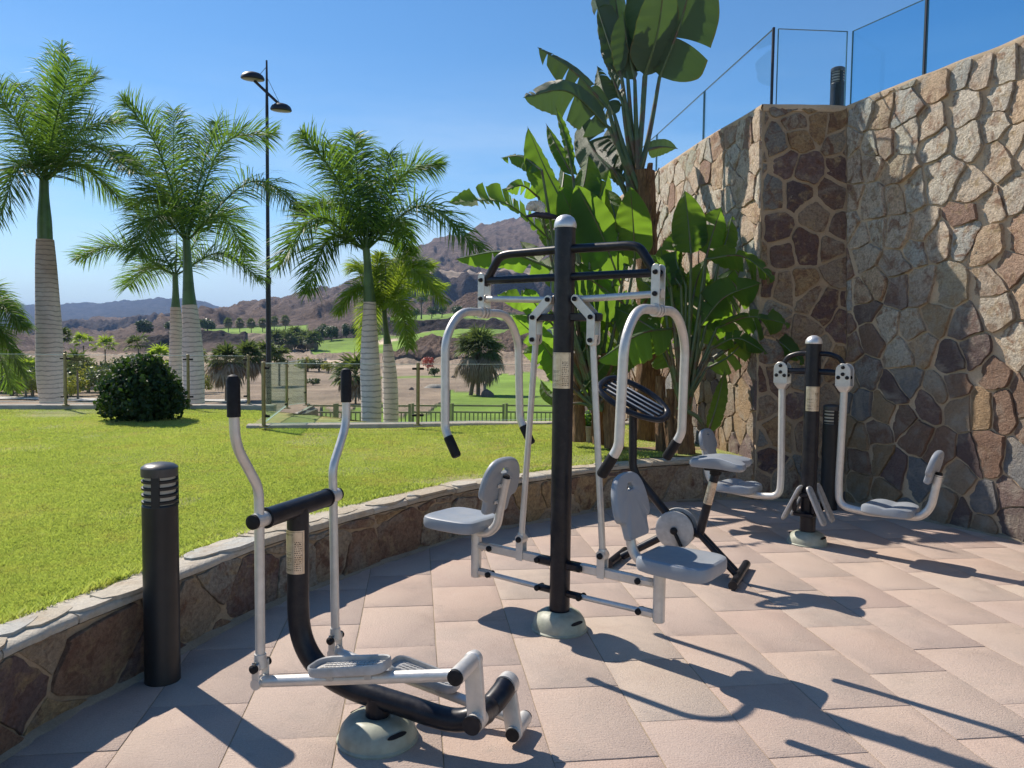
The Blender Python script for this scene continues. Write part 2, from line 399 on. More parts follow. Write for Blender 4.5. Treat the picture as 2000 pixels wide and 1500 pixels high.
def stem_mat():
    m = Mat('leaf_stem', rough=.45); n = m.noise(6, 5)
    m.color(m.ramp(n, [(.3, (.045, .075, .025)), (.5, (.08, .12, .045)), (.62, (.10, .055, .03)), (.75, (.11, .14, .06))])); return m.m
m_stem = stem_mat()
def fibre_mat():
    m = Mat('fibrous_bark', rough=.9); o = m.obj(); mp_ = m.n('Mapping'); m.l(o, mp_.inputs[0]); mp_.inputs['Scale'].default_value = (14, 14, 1.6)
    n = m.noise(3, 7, .7, mp_.outputs[0], .8)
    m.color(m.ramp(n, [(.25, (.05, .028, .016)), (.45, (.16, .085, .04)), (.6, (.27, .155, .075)), (.8, (.36, .27, .17))])); m.bump(n, .03, 1); return m.m
m_fib = fibre_mat()
def trunk_mat():
    m = Mat('royal_trunk', rough=.85); o = m.obj(); sp = m.n('SeparateXYZ'); m.l(o, sp.inputs[0])
    zz = m.math('ADD', m.math('MULTIPLY', sp.outputs[2], .66), m.math('MULTIPLY', m.noise(2.5, 3), .10))
    fr = m.math('FRACT', m.math('MULTIPLY', zz, 12.5))
    ringm = m.ramp(fr, [(0, (.42,)*3), (.10, (.62,)*3), (.22, (1,)*3), (.9, (1,)*3), (1, (.5,)*3)])
    tall = m.ramp(m.math('ADD', m.math('DIVIDE', m.math('SUBTRACT', sp.outputs[2], 1.0), 5.4), m.math('MULTIPLY', m.noise(1.8, 5), .5)), [(.45, (.86, .76, .68)), (.75, (.70, .56, .46)), (.98, (.46, .33, .25))])
    c = m.mix(1, tall, ringm, 'MULTIPLY')
    c = m.mix(.5, c, m.ramp(m.noise(12, 6, .7), [(.3, (.72,)*3), (.7, (1.08,)*3)]), 'MULTIPLY'); m.color(c)
    m.bump(ringm, .012, .7); return m.m
m_trunk = trunk_mat()
m_shaft = simple('crownshaft', (.075, .135, .035), .4, 0, .5, .3, 4)
m_wood = simple('palm_bark_far', (.17, .14, .11), .9, 0, .3, .25, 3)

def lawn_mat(blade=False):
    m = Mat('grass_blade' if blade else 'lawn_turf', rough=.6 if blade else .9, spec=.3)
    n = m.noise(.8, 8, .75); n2 = m.noise(2.3, 7, .72)
    c = m.ramp(n, [(.32, (.17, .265, .055)), (.44, (.28, .37, .095)), (.54, (.40, .46, .14)), (.66, (.58, .51, .24))])
    c = m.mix(m.ramp(n2, [(.50, (0, 0, 0)), (.64, (.85,)*3)]), c, (.50, .37, .16))
    if blade:
        c = m.mix(.6, c, m.ramp(m.attr(), [(0, (.45, .5, .35)), (.5, (1, 1, 1)), (.90, (1.35, 1.25, 1.3)), (.97, (2.3, 1.8, 3.2))]), 'MULTIPLY')
        m.color(c); m.translucent((.62, .74, .12), .42)
    else:
        c = m.mix(.42, c, (.17, .13, .06)); m.color(c); m.bump(m.noise(60, 5, .7), .02, 1)
    return m.m
m_lawn = lawn_mat(); m_blade = lawn_mat(True)
m_conc = mortar_mat('kerb_concrete', (.36, .32, .26), (.50, .46, .38))
m_rock = mortar_mat('grey_rock', (.22, .20, .17), (.40, .37, .31))
m_dkrock = mortar_mat('dark_rock', (.09, .075, .065), (.17, .14, .12))
def road_m(): return simple('path_pale', (.50, .47, .42), .85, 0, .3, .08, 1)

# =================================================================== SETTING
# paving ------------------------------------------------------------
def build_paving():
    a = radians(7.2); d = Vector((-sin(a), cos(a), 0)); c = Vector((cos(a), sin(a), 0))
    p0 = G(846, 1180); s0 = p0.dot(c)
    j0 = G(900, 1213).dot(d)
    b = MB(); W = .407; Ln = .60; g = .0022
    foot = [(-1.95, -1.2), (-1.93, 2.0), (-1.90, 2.78), (-1.84, 3.16), (-1.70, 3.45), (-1.64, 3.8), (-1.44, 4.4), (-1.25, 4.75), (-.96, 5.25), (-.61, 5.76), (-.33, 6.16), (.13, 6.50), (.545, 6.85), (.95, 7.2), (1.42, 7.5), (2.0, 7.65), (3.5, 7.62), (4.6, 7)]
    def inside(x, y):
        # right / near side of the foot line
        for (x0, y0), (x1, y1) in zip(foot[:-1], foot[1:]):
            if y0 <= y <= y1 and x0 <= x1 or (y0 <= y <= y1):
                t = (y-y0)/max(y1-y0, 1e-6); return x > x0+(x1-x0)*t-.35
        return y < 7.7
    for i in range(-7, 17):
        off = 0 if i % 2 == 0 else .5
        off += .05*math.sin(i*1.7)
        for k in range(-12, 10):
            s_a = s0+i*W; t_a = j0+(k+off)*Ln
            mc = c*(s_a+W/2)+d*(t_a+Ln/2)
            if mc.y < -1 or mc.y > 8.2 or mc.x > 5.6 or not inside(mc.x, mc.y): continue
            b.cur = random.random(); dz = random.uniform(-.0012, .0012)
            jj = [random.uniform(-.0015, .0015) for _ in range(8)]
            def cr(ins, z, e=1):
                q = [(s_a+g+ins+jj[0], t_a+g+ins+jj[1]), (s_a+W-g-ins+jj[2], t_a+g+ins+jj[3]), (s_a+W-g-ins+jj[4], t_a+Ln-g-ins+jj[5]), (s_a+g+ins+jj[6], t_a+Ln-g-ins+jj[7])]
                out = []
                for m_ in range(4):
                    x0, y0 = q[m_]; x1, y1 = q[(m_+1) % 4]
                    for u in np.linspace(0, 1, 7)[:-1]:
                        wob = .0022*noise.noise(Vector((x0+(x1-x0)*u, y0+(y1-y0)*u, 3.1))*9)
                        out.append(c*(x0+(x1-x0)*u+wob)+d*(y0+(y1-y0)*u+wob)+Vector((0, 0, z+dz)))
                return out
            b.rings([cr(0, -.03), cr(0, -.002), cr(.0006, -.0006), cr(.0018, 0)], cap0=False)
    o = b.build('paving', m_slab, sharp=60); tag(o, kind='structure', label='pinkish stone slabs laid in staggered strips over the terrace')
    s = MB(); s.quad((-2.3, -1.6, -.0035), (6, -1.6, -.0035), (6, 8.4, -.0035), (-2.3, 8.4, -.0035))
    tag(s.build('paving_joints', m_joint), kind='structure', label='sandy joints showing between the terrace slabs')
build_paving()

# stone walls ---------------------------------------------------------
def voronoi(W, H, size, seed, aniso=1.0, relax=1):
    rg = np.random.default_rng(seed); nx = max(1, int(round(W/(size*aniso)))); ny = max(1, int(round(H/size)))
    pts = []
    for j in range(ny+2):
        for i in range(-1, nx+2):
            pts.append(((i+.5+(.5 if j % 2 else 0)*.8+rg.uniform(-.42, .42))*W/nx, (j-.5+rg.uniform(-.42, .42))*H/ny))
    P = np.array(pts); cells = []
    for i, p in enumerate(P):
        if not (-size < p[0] < W+size and -size < p[1] < H+size): continue
        poly = [(0, 0), (W, 0), (W, H), (0, H)]
        dd = ((P-p)**2).sum(1); order = np.argsort(dd)[1:22]
        for k in order:
            q = P[k]; mx, my = (p+q)/2; nx_, ny_ = q-p
            new = []
            for a in range(len(poly)):
                x0, y0 = poly[a]; x1, y1 = poly[(a+1) % len(poly)]
                s0 = (x0-mx)*nx_+(y0-my)*ny_; s1 = (x1-mx)*nx_+(y1-my)*ny_
                if s0 <= 0: new.append((x0, y0))
                if (s0 < 0) != (s1 < 0):
                    t = s0/(s0-s1); new.append((x0+(x1-x0)*t, y0+(y1-y0)*t))
            poly = new
            if len(poly) < 3: break
        if len(poly) >= 3:
            ar = abs(sum(poly[k-1][0]*poly[k][1]-poly[k][0]*poly[k-1][1] for k in range(len(poly))))/2
            if ar > .0035: cells.append(poly)
    return cells

def inset(poly, d):
    n = len(poly); ar = sum(poly[i-1][0]*poly[i][1]-poly[i][0]*poly[i-1][1] for i in range(n))
    if ar < 0: poly = poly[::-1]
    # clip against inward-shifted edges
    res = list(poly)
    for i in range(n):
        x0, y0 = poly[i]; x1, y1 = poly[(i+1) % n]; l = hypot(x1-x0, y1-y0)
        if l < 1e-6: continue
        nx, ny = (y1-y0)/l, -(x1-x0)/l; mx, my = x0-nx*d, y0-ny*d; new = []
        for a in range(len(res)):
            p, q = res[a], res[(a+1) % len(res)]
            s0 = (p[0]-mx)*nx+(p[1]-my)*ny; s1 = (q[0]-mx)*nx+(q[1]-my)*ny
            if s0 <= 0: new.append(p)
            if (s0 < 0) != (s1 < 0): t = s0/(s0-s1); new.append((p[0]+(q[0]-p[0])*t, p[1]+(q[1]-p[1])*t))
        res = new
        if len(res) < 3: return None
    return res

class Along:
    """(u, v, out) -> point on a vertical wall following a plan polyline"""
    def __init__(s, pts, z0, z1a, z1b=None, side=-1, top=None):
        s.P = catmull([Vector((*p, 0)) for p in pts], 8) if len(pts) > 2 else [Vector((*p, 0)) for p in pts]
        s.P2 = None
        if top: s.P2 = catmull([Vector((*p, 0)) for p in top], 8) if len(top) > 2 else [Vector((*p, 0)) for p in top]
        s.L = [0]
        for a, b in zip(s.P[:-1], s.P[1:]): s.L.append(s.L[-1]+(b-a).length)
        s.W = s.L[-1]; s.z0 = z0; s.za = z1a; s.zb = z1b if z1b is not None else z1a; s.side = side
        T = []
        for i in range(len(s.P)):
            t = (s.P[min(i+1, len(s.P)-1)]-s.P[max(i-1, 0)]); T.append(t.normalized())
        s.T = T
    def __call__(s, u, v, o=0):
        """v in 0..1 of the height"""
        if u <= 0: i = 0
        elif u >= s.W: i = len(s.L)-2
        else: i = max(0, int(np.searchsorted(s.L, u))-1)
        t = (u-s.L[i])/max(s.L[i+1]-s.L[i], 1e-9); tt = min(max(t, 0), 1); p = s.P[i].lerp(s.P[i+1], tt)
        if s.P2: p = p.lerp(s.P2[i].lerp(s.P2[i+1], tt), v)
        T = s.T[i].lerp(s.T[i+1], tt).normalized(); n = Vector((T.y, -T.x, 0))*s.side
        if u < 0: p = p+T*u
        if u > s.W: p = p+T*(u-s.W)
        top = s.za+(s.zb-s.za)*u/s.W
        p = p+n*o; p.z = s.z0+(top-s.z0)*v; return p

def stonework(al, H, size, seed, gap=.02, prot=(.012, .045), aniso=1.0, v0=0, v1=1, dens=9, tilt=0):
    b = MB(); rg = random.Random(seed)
    for cell in voronoi(al.W, H*(v1-v0), size, seed, aniso):
        g = gap*rg.uniform(.5, 1.7); q = inset(cell, g)
        if not q: continue
        # resample and round + roughen the outline
        pts = []
        for i in range(len(q)):
            x0, y0 = q[i]; x1, y1 = q[(i+1) % len(q)]; l = hypot(x1-x0, y1-y0); n = max(1, int(l/(size/dens)))
            pts += [(x0+(x1-x0)*k/n, y0+(y1-y0)*k/n) for k in range(n)]
        if len(pts) < 4: continue
        for _ in range(0 if rg.random() < .6 else 1):
            pts = [((a[0]+2*p[0]+c_[0])/4, (a[1]+2*p[1]+c_[1])/4) for a, p, c_ in zip(pts[-1:]+pts[:-1], pts, pts[1:]+pts[:1])]
        jx = size*.075
        pts = [(p[0]+noise.noise(Vector((p[0]*7/size*.3, p[1]*7/size*.3, seed)))*jx+rg.uniform(-1, 1)*jx*.22, p[1]+noise.noise(Vector((p[0]*7/size*.3, p[1]*7/size*.3, seed+9)))*jx+rg.uniform(-1, 1)*jx*.22) for p in pts]
        cx = sum(p[0] for p in pts)/len(pts); cy = sum(p[1] for p in pts)/len(pts)
        pr = rg.uniform(*prot); tx = tilt+rg.uniform(-.07, .07); ty = rg.uniform(-.07, .07); b.cur = rg.random()
        def ring(s, o):
            out = []
            for x, y in pts:
                X = cx+(x-cx)*s; Y = cy+(y-cy)*s
                oo = o+(X-cx)*tx+(Y-cy)*ty+((.008*noise.noise(Vector((X*8, Y*8, seed*1.3)))+.007*noise.noise(Vector((X*30, Y*30, seed*1.3)))) if o > 0 else 0)
                out.append(al(min(max(X, .004), al.W-.004), v0+Y/H, max(oo, -.02)))
            return out
        b.rings([ring(1, -.02), ring(.996, pr*.85), ring(.980, pr), ring(.85, pr+.001), ring(.6, pr+.003), ring(.38, pr+.003), ring(.16, pr+.003)], cap0=False)
    return b

def wall_core(al, H, thick, n=60, top=True):
    b = MB()
    for i in range(n):
        u0 = al.W*i/n; u1 = al.W*(i+1)/n
        nv = 10
        for k in range(nv): b.quad(al(u0, k/nv), al(u1, k/nv), al(u1, (k+1)/nv), al(u0, (k+1)/nv))
        b.quad(al(u0, 1), al(u1, 1), al(u1, 1, -thick), al(u0, 1, -thick))
        b.quad(al(u1, 0, -thick), al(u0, 0, -thick), al(u0, 1, -thick), al(u1, 1, -thick))
    b.quad(al(0, 0), al(0, 1), al(0, 1, -thick), al(0, 0, -thick)); b.quad(al(al.W, 0), al(al.W, 1), al(al.W, 1, -thick), al(al.W, 0, -thick))
    return b

ZT = 3.95
AL_left = Along([(1.30, 20), (1.45, 16), (1.66, 13), (1.93, 10.7), (2.17, 9.0), (2.37, 8.0), (2.44, 7.60)], -.05, ZT, ZT, 1, [(1.36, 20.4), (1.50, 16.5), (1.72, 13.4), (2.0, 11.1), (2.25, 9.25), (2.44, 8.25), (2.496, 7.89)])
AL_face = Along([(2.44, 7.60), (3.33, 7.54)], -.05, ZT, ZT, 1, [(2.496, 7.89), (3.356, 7.905)])
AL_right = Along([(3.33, 7.54), (3.56, 7.05), (3.77, 6.70), (3.95, 6.40), (4.11, 6.10), (4.38, 5.4), (4.6, 4.4), (4.65, 3.0)], -.05, ZT, 4.25, 1, [(3.356, 7.905), (3.60, 7.36), (3.80, 6.96), (3.97, 6.66), (4.11, 6.37), (4.33, 5.8), (4.55, 4.8), (4.6, 3.2)])
tw = thing('retaining_wall', 'tall stone retaining wall of irregular brown and grey stones at the right', 'wall', (2.9, 7.6, 0))
def child_keep(o, p):
    o.parent = p; o.matrix_parent_inverse = p.matrix_basis.inverted(); return o
def relp(p, *objs):
    bpy.context.view_layer.update()
    for o in objs: o.parent = p; o.matrix_parent_inverse = p.matrix_world.inverted()
for al, sz, sd_, n_, an in ((AL_left, .29, 3, 60, .85), (AL_face, .26, 5, 6, 1.0), (AL_right, .285, 11, 40, .85)):
    relp(tw, wall_core(al, 3.9, .30, n_).build('mortar_core', m_mortard if al is AL_face else m_mortar), stonework(al, 3.9, sz, sd_, .006 if al is AL_left else .014 if al is AL_face else .0065, (.012, .030) if al is AL_left else (.014, .030) if al is AL_right else (.006, .02), an, tilt=.13 if al is AL_right else 0).build('stonework', m_stoned if al is AL_face else m_stone, sharp=30))  # face takes darker rusty stone and mortar, part of its shade coloured in
# mortar coping along the wall top
for al in (AL_left, AL_face, AL_right):
    b = MB(); N = 50
    rs = []
    for i in range(N+1):
        u = al.W*i/N; wv = .008*noise.noise(Vector((u*4, 1, 2)))
        z = lambda p, dz: Vector((p.x, p.y, p.z+dz))
        rs.append([z(al(u, 1, .012+wv), -.05), z(al(u, 1, .022+wv), -.02), z(al(u, 1, .010), .018+wv), z(al(u, 1, -.30), .02)])
    b.rings(rs, close=False, cap0=False, cap1=False)
    relp(tw, b.build('coping', m_mortar, sharp=60))
# upper terrace floor behind the wall
b = MB(); b.poly([(1.5, 20, 3.73), (1.85, 13, 3.73), (2.2, 10, 3.73), (2.75, 8.25, 3.73), (3.6, 8.2, 3.73), (4.3, 6.9, 3.73), (4.9, 4.5, 3.73), (4.95, 2.5, 3.73), (16, 2.5, 3.73), (16, 20, 3.73)])
tag(b.build('upper_terrace', m_conc), kind='structure', label='upper terrace floor behind the tall wall')

# low garden wall -----------------------------------------------------
FOOT = [(-1.95, -1.5), (-1.95, 0.5), (-1.93, 2.0), (-1.90, 2.78), (-1.82, 3.16), (-1.72, 3.45), (-1.635, 3.80), (-1.43, 4.40), (-1.25, 4.73), (-.96, 5.23), (-.61, 5.76), (-.32, 6.14), (.13, 6.50), (.545, 6.85), (.95, 7.16), (1.42, 7.45), (1.9, 7.60), (2.43, 7.64)]
AL_low = Along(FOOT, -.03, .355, .345, 1)
lw = thing('garden_wall', 'low curved stone wall holding up the lawn, with pale stone capping', 'wall', (-.9, 5.3, 0))
relp(lw, wall_core(AL_low, .385, .22, 90).build('mortar_core', m_mortard),
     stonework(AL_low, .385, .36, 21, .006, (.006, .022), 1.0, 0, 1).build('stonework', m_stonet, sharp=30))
def capping(al, w0, w1, th, seed):
    b = MB(); rg = random.Random(seed); u = 0
    while u < al.W:
        l = rg.uniform(.35, .75); u1 = min(u+l, al.W); b.cur = rg.random(); N = 8; dz = rg.uniform(-.004, .004); dep = w1+rg.uniform(-.02, .02); g = .004
        rows = []
        for i in range(N+1):
            uu = u+g+(u1-u-2*g)*i/N
            e = .016*noise.noise(Vector((uu*5, seed, 0)))+.010*noise.noise(Vector((uu*19, seed, 4)))
            top = lambda p, z: Vector((p.x, p.y, al.za+z))
            zz = th+dz+.004*noise.noise(Vector((uu*6, 7, 1)))
            rows.append([top(al(uu, 1, w0+e-.004), .002), top(al(uu, 1, w0+e), th*.5), top(al(uu, 1, w0+e-.008), zz-.003), top(al(uu, 1, w0+e-.03), zz+.003), top(al(uu, 1, -.1), zz+.006+.004*noise.noise(Vector((uu*9, 2, 2)))), top(al(uu, 1, -dep), zz), top(al(uu, 1, -dep-.004), 0)])
        b.rings(rows, close=False, cap0=False, cap1=False)
        b.poly(rows[0]); b.poly(rows[-1][::-1])
        for _ in range(rg.choice((1, 2, 2, 3))):
            uc = rg.uniform(u+.08, u1-.08); oc = rg.uniform(-.13, -.03); rr = rg.uniform(.06, .15); a0 = rg.uniform(0, 6); h0 = th+.006; hh = h0+rg.uniform(.003, .009); pts = []
            for q in range(11):
                a_ = a0+2*pi*q/11; r_ = rr*(1+.35*noise.noise(Vector((cos(a_)*1.5+uc*3, sin(a_)*1.5, 8)))); pts.append((uc+cos(a_)*r_*1.25, max(-w1+.02, min(w0+.004, oc+sin(a_)*r_*.62))))
            tp = lambda p, z: Vector((al(p[0], 1, p[1]).x, al(p[0], 1, p[1]).y, al.za+z))
            b.cur = rg.random(); b.rings([[tp(p, h0-.01) for p in pts], [tp(p, hh) for p in pts], [tp((uc+(p[0]-uc)*.5, oc+(p[1]-oc)*.5), hh+.001) for p in pts]], cap0=False)
        u = u1
    return b
relp(lw, capping(AL_low, .012, .215, .042, 5).build('cap_stones', m_capst, sharp=50))
# extra split facets of flagstone at the near left end
def foot_dirt(al, u0, u1, sd_):
    b = MB(); rs = []; n = int((u1-u0)*24)
    for i in range(n+1):
        u = u0+(u1-u0)*i/n; w_ = .030+.030*noise.noise(Vector((u*3.1, sd_, 0)))+.022*noise.noise(Vector((u*13, sd_, 2))); w_ = max(.012, w_); p0 = al(u, 0, -.01); p1 = al(u, 0, .016+w_*.4); p2 = al(u, 0, .02+w_)
        rs.append([Vector((p0.x, p0.y, .022)), Vector((p1.x, p1.y, .010+.004*noise.noise(Vector((u*20, 1, 1))))), Vector((p2.x, p2.y, .0004))])
    b.rings(rs, close=False, cap0=False, cap1=False); return b.build('dirt_line', m_joint)
for al_, a_, b__ in ((AL_low, 1.0, AL_low.W-.05), (AL_face, .05, AL_face.W-.02), (AL_right, .02, 4.5)):
    tag(foot_dirt(al_, a_, b__, 3), kind='structure', label='sandy dirt gathered along the foot of the stone wall')
# lawn -----------------------------------------------------------------
LZ = .385
inner = [AL_low(AL_low.W*i/70, 1, -.20) for i in range(71)]
far = [Vector((2.3, 8.3, 0)), Vector((2.1, 9.2, 0)), Vector((1.95, 10.75, 0)), Vector((.58, 10.66, 0)), Vector((-1.28, 10.36, 0)), Vector((-3.42, 9.93, 0)), Vector((-3.62, 11.0, 0)), Vector((-4.0, 12.5, 0)), Vector((-5.54, 12.36, 0)), Vector((-8.1, 12.04, 0)), Vector((-16, 11.0, 0)), Vector((-16, -1.5, 0))]
POLY = [(p.x, p.y) for p in inner+far]
PX = np.array([p[0] for p in POLY]); PY = np.array([p[1] for p in POLY])
def in_poly(x, y):
    c = np.zeros(len(x), bool); j = len(PX)-1
    for i in range(len(PX)):
        cond = ((PY[i] > y) != (PY[j] > y)); xx = (PX[j]-PX[i])*(y-PY[i])/(PY[j]-PY[i]+1e-12)+PX[i]
        c ^= cond & (x < xx); j = i
    return c
def lawn_z(x, y):
    return LZ + .012*np.sin(x*1.3+y*.7)+.010*np.sin(y*2.1-x*.9)
def build_lawn():
    import bmesh
    bm = bmesh.new(); vs = [bm.verts.new((p[0], p[1], LZ)) for p in POLY]; f = bm.faces.new(vs)
    bmesh.ops.triangulate(bm, faces=[f])
    for ax, lo, hi, st in ((0, -6, 2.4, .5), (1, -1, 12.4, .5)):
        v = lo
        while v < hi:
            co = [0, 0, 0]; co[ax] = v; no = [0, 0, 0]; no[ax] = 1
            bmesh.ops.bisect_plane(bm, geom=bm.verts[:]+bm.edges[:]+bm.faces[:], plane_co=co, plane_no=no); v += st
    for v in bm.verts: v.co.z = float(lawn_z(v.co.x, v.co.y))
    me = bpy.data.meshes.new('lawn'); bm.to_mesh(me); me.materials.append(m_lawn)
    for p in me.polygons: p.use_smooth = True
    o = bpy.data.objects.new('lawn', me); COL.objects.link(o); tag(o, kind='structure', label='mown lawn behind the low wall')
build_lawn()
def build_grass(N=1700000):
    # density falls with distance, blades widen with it
    d = np.exp(RNG.uniform(np.log(2.6), np.log(13.2), N)); a = RNG.uniform(-.74, .36, N)
    y = d; x = a*d
    ok = in_poly(x, y); x, y, d = x[ok], y[ok], d[ok]
    bare = np.array([noise.noise(Vector((float(p)*1.1, float(q)*1.1, 5.0))) for p, q in zip(x, y)])
    # dry worn bed under the big leaves
    bed = np.clip((x-1.0)/.9, 0, 1)*np.clip((y-6.4)/.8, 0, 1)
    keep = RNG.random(len(x)) > np.clip(bed*1.1, 0, .96)
    keep &= ~((bare > .42) & (RNG.random(len(x)) < .6))
    # ragged thin edge along the wall cap
    edge = np.full(len(x), 9.)
    for p in inner[::1]: edge = np.minimum(edge, np.hypot(x-p.x, y-p.y))
    keep &= ~((edge < .16) & (RNG.random(len(x)) < .55))
    worn = (edge < .42) & (bare > -.12) & (x > -1.35) & (x < .9); keep &= ~(worn & (RNG.random(len(x)) < .8*np.clip((.42-edge)/.2, 0, 1)))
    x, y, d, bare, edge = x[keep], y[keep], d[keep], bare[keep], edge[keep]
    k2 = 26000; q = RNG.integers(0, len(inner)-1, k2); f = RNG.random(k2); ax = np.array([p.x for p in inner]); ay = np.array([p.y for p in inner])
    ex = ax[q]*(1-f)+ax[q+1]*f; ey = ay[q]*(1-f)+ay[q+1]*f
    pat = np.array([noise.noise(Vector((float(a_)*2.3, float(b_)*2.3, 9.0))) for a_, b_ in zip(ex, ey)]); nxv = (ay[q+1]-ay[q]); nyv = -(ax[q+1]-ax[q]); ln = np.hypot(nxv, nyv)+1e-9
    of = RNG.normal(-.005, .018, k2); ok = (pat > RNG.uniform(-.35, .35, k2)) & (ex < 1.2); x2 = (ex+nxv/ln*of)[ok]; y2 = (ey+nyv/ln*of)[ok]
    tuft = np.concatenate([np.zeros(len(x), bool), np.ones(len(x2), bool)]); x = np.concatenate([x, x2]); y = np.concatenate([y, y2]); d = np.concatenate([d, y2]); edge = np.concatenate([edge, np.full(len(x2), 1.)])
    n = len(x); z = lawn_z(x, y); wd = .00088*np.maximum(d, 2.5)**.9*RNG.uniform(.6, 1.2, n)*.55
    h = RNG.uniform(.006, .019, n)*(1+.25*np.sin(x*3)*np.sin(y*2.3)); h[edge < .3] *= 1.25; h[tuft] *= RNG.uniform(1.6, 3.2, int(tuft.sum()))
    ang = RNG.uniform(0, 2*pi, n); lean = RNG.uniform(.1, 1.0, n)*h; la = RNG.uniform(0, 2*pi, n)
    V = np.empty((n, 4, 3)); cx, sx = np.cos(ang)*wd, np.sin(ang)*wd
    V[:, 0] = np.stack([x-cx, y-sx, z-.004], 1); V[:, 1] = np.stack([x+cx, y+sx, z-.004], 1)
    V[:, 2] = np.stack([x+cx*.6+np.cos(la)*lean*.45, y+sx*.6+np.sin(la)*lean*.45, z+h*.62], 1)
    V[:, 3] = np.stack([x+np.cos(la)*lean*1.1, y+np.sin(la)*lean*1.1, z+h], 1)
    F = np.arange(n*4).reshape(n, 4)
    o = fast_mesh('grass', V.reshape(-1, 3), F, m_blade, rnd=RNG.random(n)); tag(o, 'short sunlit blades of green lawn grass', 'grass', kind='stuff')
build_grass()
# bed of dry soil under the big-leaved plants
b = MB(); ring_ = []
for i in range(28):
    t = 2*pi*i/28; ring_.append((1.72+.85*cos(t)*(1+.12*sin(3*t))+.25*sin(t), 8.25+.75*sin(t), 0))
pts = []
for r_ in (1, .8, .55, .3, .05):
    pts.append([Vector((1.75+(p[0]-1.75)*r_, 8.3+(p[1]-8.3)*r_, LZ-.02+.045*(1-r_)+.02*noise.noise(Vector(p)*3*r_))) for p in ring_])
b.rings(pts, cap0=False)
tag(b.build('planting_bed', m_soil), kind='structure', label='dry earth bed under the big-leaved plants')

# kerbs -----------------------------------------------------------------
def kerb(pts, z0, z1, w, name, label, mat=m_conc):
    al = Along(pts, z0, z1, z1, -1); b = MB(); rs = []
    n = 40
    for i in range(n+1):
        u = al.W*i/n; e = .012*noise.noise(Vector((u*2.2, 1, 5))); 
        def P(o, z): q = al(u, 0, o); return Vector((q.x, q.y, z))
        rs.append([P(w/2+e, z0), P(w/2+e, z1-.012), P(w/2-.015+e, z1+e*.5), P(-w/2, z1+e*.5), P(-w/2, z0)])
    b.rings(rs)
    return tag(b.build(name, mat, sharp=60), kind='structure', label=label)
kerb([(2.0, 10.85), (.58, 10.74), (-1.28, 10.44), (-3.45, 9.98)], -.7, .425, .22, 'kerb', 'pale concrete kerb under the right-hand glass fence')
kerb([(-3.9, 12.62), (-5.54, 12.45), (-8.1, 12.12), (-16, 11.1)], -.7, .455, .22, 'kerb', 'concrete kerb under the left-hand glass fence')

